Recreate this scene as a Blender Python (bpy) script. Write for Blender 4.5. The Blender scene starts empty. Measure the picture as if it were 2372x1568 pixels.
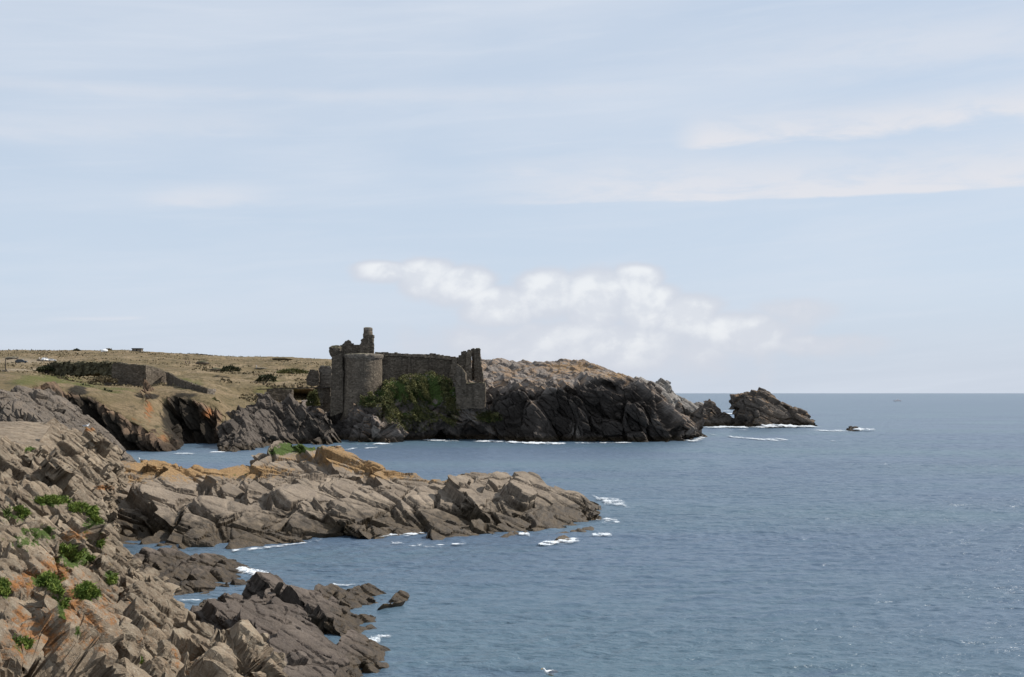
import bpy, bmesh, math, random
import numpy as np
from math import radians, sin, cos, pi

# ------------------------------------------------------------------ camera, world, sun
F = 2778.6; CX = 1185.5; HY = 910.0; CAMH = 14.0     # focal length and horizon in photo units, eye height in metres
C = bpy.context.scene.collection
sc = bpy.context.scene
cam_data = bpy.data.cameras.new('camera'); cam = bpy.data.objects.new('camera', cam_data); C.objects.link(cam)
cam.location = (0, 0, CAMH); cam.rotation_euler = (radians(90), 0, 0)
cam_data.sensor_width = 36; cam_data.lens = 36 * F / 2371.0
cam_data.shift_y = (HY - 784.0) / 2371.0
cam_data.clip_start = 0.5; cam_data.clip_end = 60000
sc.camera = cam
sc.view_settings.view_transform = 'Standard'; sc.view_settings.look = 'None'
sc.view_settings.exposure = 0.0; sc.view_settings.gamma = 1.0

SUN_AZ = radians(73); SUN_EL = radians(43)           # azimuth clockwise from +Y
sd = bpy.data.lights.new('sun', 'SUN'); sun = bpy.data.objects.new('sun', sd); C.objects.link(sun)
sd.energy = 5.0; sd.angle = radians(0.5); sd.color = (1.0, 0.955, 0.89)
from mathutils import Vector
sundir = Vector((sin(SUN_AZ) * cos(SUN_EL), cos(SUN_AZ) * cos(SUN_EL), sin(SUN_EL)))
sun.rotation_euler = sundir.to_track_quat('Z', 'Y').to_euler()
sun.location = (200, 100, 300)

world = bpy.data.worlds.new('World'); sc.world = world; world.use_nodes = True

class NT:
    """tiny node-graph helper"""
    def __init__(s, tree): s.t = tree; s.t.nodes.clear()
    def n(s, typ, **kw):
        o = s.t.nodes.new(typ)
        for k, v in kw.items(): setattr(o, k, v)
        return o
    def put(s, sock, v):
        if isinstance(v, bpy.types.NodeSocket): s.t.links.new(v, sock)
        elif v is not None: sock.default_value = v
    def math(s, op, a, b=None, c=None, clamp=False):
        o = s.n('ShaderNodeMath', operation=op); o.use_clamp = clamp
        s.put(o.inputs[0], a); s.put(o.inputs[1], b); s.put(o.inputs[2], c)
        return o.outputs[0]
    def ramp(s, v, a, b, lo=0.0, hi=1.0, smooth=True):
        o = s.n('ShaderNodeMapRange'); o.interpolation_type = 'SMOOTHSTEP' if smooth else 'LINEAR'; o.clamp = True
        s.put(o.inputs[0], v); s.put(o.inputs[1], a); s.put(o.inputs[2], b); s.put(o.inputs[3], lo); s.put(o.inputs[4], hi)
        return o.outputs[0]
    def noise(s, vec, scale, detail=4, rough=0.55, dist=0.0, out=0, lac=2.0):
        o = s.n('ShaderNodeTexNoise'); s.put(o.inputs['Vector'], vec)
        o.inputs['Scale'].default_value = scale; o.inputs['Detail'].default_value = detail
        o.inputs['Roughness'].default_value = rough; o.inputs['Distortion'].default_value = dist
        o.inputs['Lacunarity'].default_value = lac
        return o.outputs[out]
    def mapping(s, vec, scale=(1, 1, 1), rot=(0, 0, 0), loc=(0, 0, 0)):
        o = s.n('ShaderNodeMapping'); s.put(o.inputs[0], vec)
        o.inputs['Location'].default_value = loc; o.inputs['Rotation'].default_value = rot; o.inputs['Scale'].default_value = scale
        return o.outputs[0]
    def mix(s, fac, a, b, blend='MIX'):
        o = s.n('ShaderNodeMix', data_type='RGBA', blend_type=blend)
        s.put(o.inputs[0], fac)
        for i, v in ((6, a), (7, b)):
            if isinstance(v, (tuple, list)): v = tuple(v) + (1.0,) * (4 - len(v))
            s.put(o.inputs[i], v)
        return o.outputs[2]
    def comb(s, x, y, z):
        o = s.n('ShaderNodeCombineXYZ'); s.put(o.inputs[0], x); s.put(o.inputs[1], y); s.put(o.inputs[2], z); return o.outputs[0]
    def attr(s, name):
        o = s.n('ShaderNodeAttribute'); o.attribute_name = name; return o.outputs['Fac']

def build_world():
    g = NT(world.node_tree)
    out = g.n('ShaderNodeOutputWorld'); bg = g.n('ShaderNodeBackground')
    sky = g.n('ShaderNodeTexSky', sky_type='NISHITA'); sky.sun_disc = False
    sky.sun_elevation = SUN_EL; sky.sun_rotation = SUN_AZ; sky.air_density = 1.0; sky.dust_density = 1.2; sky.ozone_density = 1.0; sky.altitude = 0
    tc = g.n('ShaderNodeTexCoord'); sep = g.n('ShaderNodeSeparateXYZ'); g.put(sep.inputs[0], tc.outputs['Generated'])
    x, y, z = sep.outputs
    az = g.math('ARCTAN2', x, y)                        # azimuth from +Y
    el = g.math('ARCSINE', z)
    p = g.comb(az, el, 0.0)
    def pix(X, Y): return (math.atan2(X - CX, F), math.atan2(HY - Y, math.hypot(F, X - CX)))
    # thin high veil in streaks
    tilt = g.math('ADD', el, g.math('MULTIPLY', az, -0.07))
    ps = g.comb(g.math('MULTIPLY', az, 1.0), g.math('MULTIPLY', tilt, 7.0), 0.3)
    n1 = g.noise(ps, 3.0, 6, 0.55, 0.5)
    n2 = g.noise(g.comb(g.math('MULTIPLY', az, 1.5), g.math('MULTIPLY', tilt, 18.0), 2.0), 4.0, 6, 0.6, 0.6)
    n3 = g.noise(g.comb(az, g.math('MULTIPLY', el, 2.0), 7.0), 2.6, 3, 0.5)
    veil = g.math('ADD', g.ramp(n1, 0.32, 0.75, 0.1, 0.42), g.ramp(n2, 0.45, 0.75, 0, 0.15))
    veil = g.math('ADD', veil, g.ramp(n3, 0.35, 0.7, 0, 0.2))
    # the long bright bank on the right with a sharp lower edge
    def band(X0, Y0, X1, Y1, hu, hd, xa, xb, wob=0.02, gain=1.0, seed=0.0, xc=None, xd=None):
        a0, e0 = pix(X0, Y0); a1, e1 = pix(X1, Y1); m = (e1 - e0) / (a1 - a0)
        line = g.math('ADD', e0 - m * a0, g.math('MULTIPLY', az, m))
        nn = g.noise(g.comb(g.math('MULTIPLY', az, 3.0), g.math('MULTIPLY', el, 12.0), seed), 5.0, 6, 0.6, 0.4)
        d = g.math('ADD', g.math('SUBTRACT', el, line), g.math('MULTIPLY', g.math('SUBTRACT', nn, 0.5), wob))
        up = g.ramp(d, 0.0, hu, 1, 0); dn = g.ramp(d, -hd, 0.0, 0, 1)
        s = g.ramp(az, pix(xa, 0)[0], pix(xb, 0)[0], 0, 1)
        if xc is not None: s = g.math('MULTIPLY', s, g.ramp(az, pix(xc, 0)[0], pix(xd, 0)[0], 1, 0))
        streak = g.ramp(nn, 0.3, 0.62, 0.35, 1.0)
        r = g.math('MULTIPLY', g.math('MULTIPLY', up, dn), g.math('MULTIPLY', s, streak))
        return g.math('MULTIPLY', r, gain)
    parts = [band(1050, 468, 2371, 426, 0.050, 0.003, 1000, 1500, 0.005, 1.0, 1.0),
             band(1560, 330, 2340, 258, 0.030, 0.012, 1540, 1640, 0.022, 1.0, 2.0),
             band(1080, 400, 1400, 390, 0.018, 0.012, 1030, 1250, 0.014, 0.5, 3.0, 1300, 1700),
             band(340, 470, 600, 455, 0.020, 0.010, 280, 420, 0.016, 0.55, 4.0, 500, 680),
             band(0, 300, 600, 285, 0.022, 0.015, -300, 0, 0.018, 0.30, 5.0, 500, 800),
             band(0, 190, 1600, 195, 0.008, 0.010, -200, 0, 0.010, 0.30, 6.0, 1200, 1700),
             band(80, 740, 350, 736, 0.003, 0.002, 60, 180, 0.003, 0.40, 8.0, 300, 350),
             band(1900, 120, 2371, 80, 0.040, 0.030, 1300, 2300, 0.03, 0.45, 9.0)]
    cir = parts[0]
    for q in parts[1:]: cir = g.math('MAXIMUM', cir, q)
    # low cumulus bank, lumps of billow noise
    pc = g.comb(az, g.math('MULTIPLY', el, 1.25), 4.2)
    b1 = g.noise(pc, 26.0, 8, 0.52, 0.15); bl = g.noise(g.comb(az, g.math('MULTIPLY', el, 1.25), 9.1), 8.0, 3, 0.5)
    def lump(X, Y, rx, ry, w=1.0):        # crisp above, fading below
        a, e = pix(X, Y)
        dx = g.math('DIVIDE', g.math('SUBTRACT', az, a), rx / F); dy = g.math('SUBTRACT', el, e); dy = g.math('MULTIPLY', dy, g.ramp(dy, -0.001, 0.001, F / (ry * 1.7), F / (ry * .85), False))
        d2 = g.math('ADD', g.math('MULTIPLY', dx, dx), g.math('MULTIPLY', dy, dy))
        return g.math('MULTIPLY', g.math('EXPONENT', g.math('MULTIPLY', d2, -1.0)), w)
    lumps = [lump(890, 622, 75, 22), lump(985, 628, 80, 36), lump(1065, 650, 90, 42), lump(1150, 695, 110, 45, .95), lump(1265, 665, 90, 50, .9), lump(1380, 672, 90, 60),
             lump(1480, 640, 62, 34, 1.1), lump(1500, 690, 90, 50), lump(1585, 715, 90, 50, .9), lump(1700, 755, 200, 48, .72), lump(1840, 715, 110, 46, .6), lump(1900, 790, 200, 30, .55), lump(1350, 790, 560, 75, .62)]
    L = lumps[0]
    for q in lumps[1:]: L = g.math('MAXIMUM', L, q)
    dens = g.math('ADD', g.math('ADD', g.math('MULTIPLY', L, 1.35), g.math('MULTIPLY', g.math('SUBTRACT', b1, 0.5), 0.85)), g.math('MULTIPLY', g.math('SUBTRACT', bl, 0.5), 0.35))
    cum = g.ramp(dens, 0.30, 0.72, 0, 0.85)
    # lit tops against soft grey-blue bases
    b2 = g.noise(g.comb(g.math('SUBTRACT', az, -0.006), g.math('ADD', g.math('MULTIPLY', el, 1.25), -0.008), 4.2), 26.0, 8, 0.52, 0.15)
    shade = g.ramp(g.math('SUBTRACT', b1, b2), -0.10, 0.12, 0.0, 1.0)
    core = g.math('MULTIPLY', g.ramp(dens, 0.55, 1.15, 0, 1), g.math('ADD', .35, g.math('MULTIPLY', shade, .65)))
    cumcol = g.mix(core, (0.655, 0.68, 0.75), (0.93, 0.935, 0.94))
    # base sky: Nishita at 0.1, thin veil of cirrostratus over it
    bs = g.n('ShaderNodeVectorMath', operation='SCALE'); g.put(bs.inputs[0], sky.outputs[0]); bs.inputs['Scale'].default_value = 1.0
    base = bs.outputs[0]
    K = 1.0 / 0.1
    def k(c): return tuple(v * K for v in c)
    c0 = g.mix(g.ramp(el, 0.0, 0.35, 0.85, 0.72), base, k((0.60, 0.715, 0.87)))
    c0 = g.mix(g.math('MULTIPLY', g.ramp(el, -0.02, 0.10, 0.75, 0.0), 1.0), c0, k((0.56, 0.61, 0.70)))
    c1 = g.mix(veil, c0, k((0.71, 0.765, 0.855)))
    c2 = g.mix(cir, c1, k((0.76, 0.775, 0.83)))
    sc_ = g.n('ShaderNodeVectorMath', operation='SCALE'); g.put(sc_.inputs[0], cumcol); sc_.inputs['Scale'].default_value = K
    c3 = g.mix(g.math('MULTIPLY', cum, 0.85), c2, sc_.outputs[0])
    g.put(bg.inputs[0], c3); bg.inputs[1].default_value = 0.1
    g.put(out.inputs[0], bg.outputs[0])
    world.cycles.sampling_method = 'MANUAL'; world.cycles.sample_map_resolution = 1024
build_world()

# ------------------------------------------------------------------ numeric helpers
def W(X, Y, D): return ((X - CX) / F * D, D, CAMH - (Y - HY) / F * D)
def WZ(X, D, z): return ((X - CX) / F * D, D, z)
def WL(X, Y): D = CAMH * F / (Y - HY); return W(X, Y, D)     # point on the water line

def h3(ix, iy, iz, seed):
    with np.errstate(over='ignore'):
        n = ix.astype(np.uint32) * np.uint32(374761393) + iy.astype(np.uint32) * np.uint32(668265263) + iz.astype(np.uint32) * np.uint32(2246822519) + np.uint32(seed * 3266489917 & 0xffffffff)
        n = (n ^ (n >> np.uint32(13))) * np.uint32(1274126177)
        n = (n ^ (n >> np.uint32(15))) * np.uint32(2246822519)
        n = n ^ (n >> np.uint32(16))
    return n.astype(np.float32) / np.float32(4294967296.0)
def vnoise(p, seed=0):
    i = np.floor(p); f = (p - i).astype(np.float32); i = i.astype(np.int64)
    u = f * f * f * (f * (f * 6 - 15) + 10)
    r = 0
    for dx in (0, 1):
        wx = u[:, 0] if dx else 1 - u[:, 0]
        for dy in (0, 1):
            wy = u[:, 1] if dy else 1 - u[:, 1]
            for dz in (0, 1):
                wz = u[:, 2] if dz else 1 - u[:, 2]
                r = r + wx * wy * wz * h3(i[:, 0] + dx, i[:, 1] + dy, i[:, 2] + dz, seed)
    return r * 2 - 1
def fbm(p, octv=4, seed=0, gain=0.5):
    a = 1.0; r = 0; t = 0
    for k in range(octv):
        r = r + a * vnoise(p, seed + k * 17); t += a; a *= gain; p = p * 2.03 + 11.3
    return r / t
def worley(q, seed=0, jit=0.85, jn=0.85):
    b = np.floor(q - 0.5).astype(np.int64); N = len(q)
    f1 = np.full(N, 9e9, np.float32); f2 = f1.copy(); off = np.zeros((N, 3), np.float32); r0 = np.zeros(N, np.float32); r1 = r0.copy()
    for dx in (0, 1):
        for dy in (0, 1):
            for dz in (0, 1):
                cx, cy, cz = b[:, 0] + dx, b[:, 1] + dy, b[:, 2] + dz
                c = np.stack([cx + .5 + (h3(cx, cy, cz, seed) - .5) * jit, cy + .5 + (h3(cx, cy, cz, seed + 1) - .5) * jn, cz + .5 + (h3(cx, cy, cz, seed + 2) - .5) * jit], 1)
                v = (q - c).astype(np.float32); d = np.sqrt((v * v).sum(1))
                m = d < f1
                f2 = np.where(m, f1, np.minimum(f2, d)); f1 = np.where(m, d, f1)
                off[m] = v[m]; r0[m] = h3(cx, cy, cz, seed + 3)[m]; r1[m] = h3(cx, cy, cz, seed + 4)[m]
    return f1, f2, off, r0, r1

def unit(v): v = np.asarray(v, float); return v / np.linalg.norm(v)
def bedding(line_deg, across=(0, 1, 0), tilt_y=0.0):
    """frame of tilted beds: along the layer, through the layer, across"""
    a = radians(line_deg)
    e1 = unit((cos(a), 0.12, -sin(a))); nb = unit((sin(a), tilt_y, cos(a))); nb = unit(nb - e1 * np.dot(nb, e1))
    e3 = np.cross(nb, e1)
    return e1, nb, e3

def catmull(P, t):
    """P (n,...) control values, t positions in 0..n-1"""
    n = len(P); i = np.clip(np.floor(t).astype(int), 0, n - 2); f = (t - i)
    sh = (len(t),) + (1,) * (P.ndim - 1); f = f.reshape(sh)
    p0 = P[np.maximum(i - 1, 0)]; p1 = P[i]; p2 = P[i + 1]; p3 = P[np.minimum(i + 2, n - 1)]
    return 0.5 * (2 * p1 + (p2 - p0) * f + (2 * p0 - 5 * p1 + 4 * p2 - p3) * f * f + (3 * p1 - p0 - 3 * p2 + p3) * f ** 3)
def proj(P):
    D = np.maximum(P[..., 1], 1.0)
    return np.stack([CX + P[..., 0] / D * F, HY - (P[..., 2] - CAMH) / D * F], -1)
def weights(P, dens, lo=5):
    """samples for every control gap by its size in the picture"""
    S = proj(P); S = np.clip(S, [-60, 500], [2430, 1620])
    d = np.linalg.norm(np.diff(S, axis=0), axis=-1)          # gaps x other axis
    m = np.percentile(d, 85, axis=1) if d.shape[1] > 2 else d.max(1)
    out = []
    for k, v in enumerate(m):
        cnt = int(max(lo, v * dens)); out.append(np.linspace(k, k + 1, cnt, endpoint=False))
    return np.concatenate(out + [np.array([len(m)])])
def loft(rows, dens=0.9, lo=5, ncol=None):
    """rows: lists of world points front to back, left to right -> dense grid (R, C, 3)"""
    ncol = ncol or max(len(r) for r in rows)
    R = []
    for r in rows:
        r = np.array(r, float)
        R.append(r if len(r) == ncol else catmull(r, np.linspace(0, len(r) - 1, ncol)))
    R = np.array(R)
    tv = weights(R, dens, lo); tu = weights(R.transpose(1, 0, 2), dens, lo)
    G = catmull(R, tv); G = catmull(np.ascontiguousarray(G.transpose(1, 0, 2)), tu).transpose(1, 0, 2)
    return np.ascontiguousarray(G)
def grid_normals(G):
    du = np.gradient(G, axis=1); dv = np.gradient(G, axis=0)
    n = np.cross(du, dv); l = np.linalg.norm(n, axis=-1, keepdims=True); return n / np.maximum(l, 1e-9)
def blur(A, k=2):
    for _ in range(k):
        A = (np.roll(A, 1, 0) + A + np.roll(A, -1, 0)) / 3 if False else A
        B = A.copy(); B[1:-1] = (A[:-2] + 2 * A[1:-1] + A[2:]) / 4; A = B
        B = A.copy(); B[:, 1:-1] = (A[:, :-2] + 2 * A[:, 1:-1] + A[:, 2:]) / 4; A = B
    return A

def slabs(P, n, frame, size, amp, terr=0.7, lim=None, seed=0, crack=0.0, warp=0.0, tilt=0.0, sp=None):
    """offset along n that breaks a surface into bedded blocks: every cell a layer parallel to the beds"""
    e1, nb, e3 = frame
    Q = P
    if warp: Q = P + warp * np.stack([fbm(P / (size[0] * 1.3), 2, seed + 50), fbm(P / (size[0] * 1.3), 2, seed + 51), fbm(P / (size[0] * 1.3), 2, seed + 52)], 1)
    q = np.stack([Q @ e1 / size[0], Q @ nb / size[1], Q @ e3 / size[2]], 1)
    f1, f2, off, r0, r1 = worley(q, seed)
    dn = np.clip(n @ nb, 0.38, 1)
    lim = lim or size[1] * 0.55
    t = np.clip(-off[:, 1] * size[1] / dn * terr, -lim, lim)
    t = t + amp * (r0 - 0.5) * 2 + tilt * (r1 - 0.5) * off[:, 0] * size[0]
    if crack: t = t - crack * np.exp(-((f2 - f1) / 0.10) ** 2)
    if sp is not None: t = t * np.clip(size[1] / (0.9 * sp) - 0.6, 0, 1)     # no layers finer than the mesh can carry
    return t, r0, f2 - f1

def blocks(P, n, frame, size, amp, terr=0.8, lim=None, seed=0, crack=0.0, warp=0.0, tilt=0.0, sp=None, joint=0.8, jn=0.85):
    """vector offset that turns a surface into jointed beds: tops are pulled onto planes parallel to the beds,
    steep faces onto the cross joints, each block stands a little in or out"""
    e1, nb, e3 = frame; Q = P
    if warp: Q = P + warp * np.stack([fbm(P / (size[0] * 1.3), 2, seed + 50), fbm(P / (size[0] * 1.3), 2, seed + 51), fbm(P / (size[0] * 1.3), 2, seed + 52)], 1)
    q = np.stack([Q @ e1 / size[0], Q @ nb / size[1], Q @ e3 / size[2]], 1)
    if jn < .8: q[:, 1] += .6 * vnoise(np.stack([q[:, 1] * .37, 0 * q[:, 1], 0 * q[:, 1]], 1), seed + 60)      # layers of uneven thickness
    f1, f2, off, r0, r1 = worley(q, seed, jn=jn)
    wn, we = np.abs(n @ nb), np.abs(n @ e3)
    top = np.clip((wn - we * .85) / .15 + .5, 0, 1)
    v = -(off[:, 1] * size[1] * terr * top)[:, None] * nb - (np.clip(off[:, 2] * size[2], -lim_(size), lim_(size)) * terr * joint * (1 - top))[:, None] * e3
    t = amp * (r0 - 0.5) * 2 - crack * np.exp(-((f2 - f1) / 0.08) ** 2)
    v = v + n * t[:, None]
    if sp is not None: v = v * np.clip(size[1] / (0.9 * sp) - 0.6, 0, 1)[:, None]
    return v, r0, f2 - f1
def lim_(size): return size[1] * 0.8

def make_mesh(name, V, F_, attrs=None, smooth=False):
    me = bpy.data.meshes.new(name); V = np.asarray(V, np.float32); F_ = np.asarray(F_, np.int32)
    me.vertices.add(len(V)); me.vertices.foreach_set('co', V.ravel())
    k = F_.shape[1]
    me.loops.add(F_.size); me.loops.foreach_set('vertex_index', F_.ravel())
    me.polygons.add(len(F_)); me.polygons.foreach_set('loop_start', np.arange(0, F_.size, k, dtype=np.int32))
    try: me.polygons.foreach_set('loop_total', np.full(len(F_), k, np.int32))
    except Exception: pass
    me.polygons.foreach_set('use_smooth', np.full(len(F_), smooth))
    for nm, a in (attrs or {}).items():
        at = me.attributes.new(nm, 'FLOAT', 'POINT'); at.data.foreach_set('value', np.asarray(a, np.float32).ravel())
    me.update(calc_edges=True); me.validate()
    return me
def grid_faces(r, c):
    i = np.arange(r * c).reshape(r, c)
    return np.stack([i[:-1, :-1], i[:-1, 1:], i[1:, 1:], i[1:, :-1]], -1).reshape(-1, 4)
def link(name, me, mat=None, parent=None, loc=None):
    o = bpy.data.objects.new(name, me); C.objects.link(o)
    if mat is not None and me is not None: me.materials.append(mat)
    if parent is not None: o.parent = parent
    if loc is not None: o.location = loc
    return o
def tag(o, label=None, cat=None, group=None, kind=None):
    if label: o['label'] = label
    if cat: o['category'] = cat
    if group: o['group'] = group
    if kind: o['kind'] = kind
    return o
def empty(name, loc, rz=0.0):
    o = bpy.data.objects.new(name, None); C.objects.link(o); o.location = loc; o.rotation_euler = (0, 0, rz); o.empty_display_size = 0.5
    return o

def bumps(S, spots):
    """painted regions: sum of soft ellipses given in photo units on this one surface"""
    r = np.zeros(S.shape[0], np.float32)
    for X, Y, rx, ry, w in spots: r = np.maximum(r, w * np.exp(-(((S[:, 0] - X) / rx) ** 2 + ((S[:, 1] - Y) / ry) ** 2)))
    return r

SURF = {}
def rock_mass(name, rows, frame, levels, mat, dens=0.9, ncol=None, big=(6, 0.6), fine=0.04, lich=(), green=(), painted_shade=(), origin=None, seed=1, mask=None, extra=None, lo=5):
    G = loft(rows, dens, lo, ncol)
    r, c = G.shape[:2]
    n = blur(grid_normals(G), 3).reshape(-1, 3); n /= np.maximum(np.linalg.norm(n, axis=1, keepdims=True), 1e-6)
    P0 = G.reshape(-1, 3).copy(); P = P0.copy()
    S0 = proj(P0)
    m = mask(S0, P0) if mask is not None else np.ones(len(P))
    if big: P = P + n * (big[1] * fbm(P0 / big[0], 3, seed + 5) * m)[:, None]
    if extra is not None: P = P + n * extra(S0, P0)[:, None]
    blk = np.zeros(len(P)); edge = np.ones(len(P))
    sp = np.maximum(np.linalg.norm(np.gradient(G, axis=0), axis=-1), np.linalg.norm(np.gradient(G, axis=1), axis=-1)).reshape(-1)
    for k, lv in enumerate(levels):
        fr = lv.pop('frame', frame)
        v, r0, e = blocks(P, n, fr, seed=seed * 31 + k * 101, sp=sp, **lv); lv['frame'] = fr
        P = P + v * m[:, None]
        if k <= 1: blk = blk * 0.5 + r0 * (1 if k == 0 else .5)
    if fine:
        P = P + n * (fine * fbm(P0 / (fine * 10), 3, seed + 9) * m)[:, None]
    S = proj(P)
    at = dict(lich=bumps(S, lich), green=bumps(S, green), painted_shade=bumps(S, painted_shade), blk=blk)
    o0 = np.array(origin) if origin is not None else np.zeros(3)
    me = make_mesh(name, P - o0, grid_faces(r, c), at)
    o = link(name, me, mat, loc=tuple(o0))
    SURF[name] = (P.reshape(r, c, 3), n.reshape(r, c, 3))
    return o

def slab_box(c, e1, nb, e3, L, T, Wd, rng, jit=0.12, taper=0.3):
    """an angular plank of rock: 8 uneven corners"""
    V = []
    for a in (-1, 1):
        for b in (-1, 1):
            for d in (-1, 1):
                t = 1 - taper * (a > 0) * rng.rand()
                V.append(c + e1 * (a * L / 2 * (1 + rng.normal() * jit)) + nb * (b * T / 2 * t * (1 + rng.normal() * jit)) + e3 * (d * Wd / 2 * (1 - (0.25 * rng.rand() if a > 0 else 0)) * (1 + rng.normal() * jit)))
    F_ = [(0, 1, 3, 2), (4, 6, 7, 5), (0, 4, 5, 1), (2, 3, 7, 6), (0, 2, 6, 4), (1, 5, 7, 3)]
    V = np.array(V)
    if np.dot(np.cross(V[1] - V[0], V[3] - V[0]), e1) > 0: F_ = [f[::-1] for f in F_]
    return V, F_
def jitter_frame(fr, rng, s):
    e1 = unit(fr[0] + rng.normal(size=3) * s); nb = fr[1] + rng.normal(size=3) * s; nb = unit(nb - e1 * np.dot(nb, e1)); return e1, nb, np.cross(nb, e1)
def union_rock(name, G, boxes, voxel, bottom=-3.5):
    """closed hull from the grid G, joined with slabs into one continuous surface"""
    r, c = G.shape[:2]; V = [G.reshape(-1, 3)]; tris = []
    fq = grid_faces(r, c); i = np.arange(r * c).reshape(r, c)
    ring = np.concatenate([i[0, :], i[1:, -1], i[-1, -2::-1], i[-2:0:-1, 0]])
    b = G.reshape(-1, 3)[ring].copy(); b[:, 2] = np.minimum(b[:, 2] - .5, bottom); cen = b.mean(0)
    o = r * c; V.append(b); V.append(cen[None]); n = len(ring)
    quads = [tuple(q) for q in fq]
    for k in range(n):
        k2 = (k + 1) % n
        quads.append((ring[k], o + k, o + k2, ring[k2])); tris.append((o + k, o + n, o + k2))
    off = o + n + 1
    for bv, bf in boxes:
        V.append(bv); quads += [tuple(off + q for q in f) for f in bf]; off += len(bv)
    me = bpy.data.meshes.new('tmp'); me.from_pydata(np.concatenate(V).tolist(), [], [tuple(int(x) for x in q) for q in quads + tris]); me.update()
    ob = bpy.data.objects.new('tmp', me); C.objects.link(ob)
    md = ob.modifiers.new('r', 'REMESH'); md.mode = 'VOXEL'; md.voxel_size = voxel; md.adaptivity = 0
    dg = bpy.context.evaluated_depsgraph_get(); ev = ob.evaluated_get(dg); m2 = ev.to_mesh()
    N = len(m2.vertices); P = np.empty(N * 3, np.float32); m2.vertices.foreach_get('co', P); P = P.reshape(-1, 3).astype(float)
    nn = np.empty(N * 3, np.float32); m2.vertex_normals.foreach_get('vector', nn); nn = nn.reshape(-1, 3).astype(float)
    nl = len(m2.loops); Lp = np.empty(nl, np.int32); m2.loops.foreach_get('vertex_index', Lp)
    Fq = Lp.reshape(-1, 4)
    keep = P[:, 2] > -1.6
    Fq = Fq[keep[Fq].all(1)]
    used, inv = np.unique(Fq, return_inverse=True); Fq = inv.reshape(-1, 4); P = P[used]; nn = nn[used]
    ev.to_mesh_clear(); bpy.data.objects.remove(ob); bpy.data.meshes.remove(me)
    # keep the main body only, no loose crumbs
    lab = np.arange(len(P))
    for _ in range(60):
        m = lab[Fq].min(1); new = lab.copy()
        for q in range(4): np.minimum.at(new, lab[Fq[:, q]], m); np.minimum.at(new, Fq[:, q], m)
        while True:
            nx = new[new]
            if (nx == new).all(): break
            new = nx
        if (new == lab).all(): break
        lab = new
    else: print('labels not settled', name)
    ids, cnt = np.unique(lab, return_counts=True); big = ids[cnt > 0.15 * cnt.max()]
    kf = np.isin(lab[Fq[:, 0]], big); Fq = Fq[kf]; used, inv = np.unique(Fq, return_inverse=True)
    return P[used], nn[used], inv.reshape(-1, 4)
def finish_rock(name, P, n, Fq, frame, levels, mat, voxel, seed, fine, lich=(), green=(), painted_shade=(), origin=None, mask=None):
    P0 = P.copy(); m = mask(proj(P0), P0) if mask is not None else np.ones(len(P)); blk = np.zeros(len(P))
    def soft(v, it):
        deg = np.bincount(Fq.ravel(), minlength=len(P)).astype(float)
        for _ in range(it):
            fm = v[Fq].mean(1); v = np.stack([sum(np.bincount(Fq[:, q], fm[:, k], len(P)) for q in range(4)) for k in range(3)], 1) / np.maximum(deg, 1)[:, None]
        return v / np.maximum(np.linalg.norm(v, axis=1, keepdims=True), 1e-6)
    bs = voxel * 14; key = np.floor(P / bs).astype(np.int64); key = (key[:, 0] * 4099 + key[:, 1]) * 4099 + key[:, 2]
    _, inv = np.unique(key, return_inverse=True); inv = inv.ravel()
    n = np.stack([np.bincount(inv, n[:, k])[inv] for k in range(3)], 1); n /= np.maximum(np.linalg.norm(n, axis=1, keepdims=True), 1e-6)
    n = soft(n, 14)
    e1, nb, e3 = frame
    _, _, _, rb, _ = worley(np.stack([P @ e1 / 5.0, P @ nb / 1.0, P @ e3 / 3.0], 1), seed); blk = rb
    for k, lv_ in enumerate(levels):
        fr = lv_.get('frame', frame); a = {q: v for q, v in lv_.items() if q != 'frame'}
        v, r0, e = blocks(P, n, fr, seed=seed * 31 + k * 101, sp=np.full(len(P), voxel), **a)
        P = P + v * m[:, None]; blk = blk * .6 + r0 * .4
    P = P + n * (fine * fbm(P0 / (fine * 12), 3, seed + 9) * m)[:, None]
    deg = np.bincount(Fq.ravel(), minlength=len(P)).astype(float); fm = P[Fq].mean(1)      # one light smoothing step takes out single-vertex teeth
    av = np.stack([sum(np.bincount(Fq[:, q], fm[:, k], len(P)) for q in range(4)) for k in range(3)], 1) / np.maximum(deg, 1)[:, None]
    P = P * .7 + av * .3; fm = P[Fq].mean(1); av = np.stack([sum(np.bincount(Fq[:, q], fm[:, k], len(P)) for q in range(4)) for k in range(3)], 1) / np.maximum(deg, 1)[:, None]
    P = P * 1.12 - av * .12
    S = proj(P); at = dict(lich=bumps(S, lich), green=bumps(S, green), painted_shade=bumps(S, painted_shade), blk=blk)
    o0 = np.array(origin) if origin is not None else np.zeros(3)
    ob = link(name, make_mesh(name, P - o0, Fq, at), mat, loc=tuple(o0)); SURF[name] = (P, n); return ob
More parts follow.
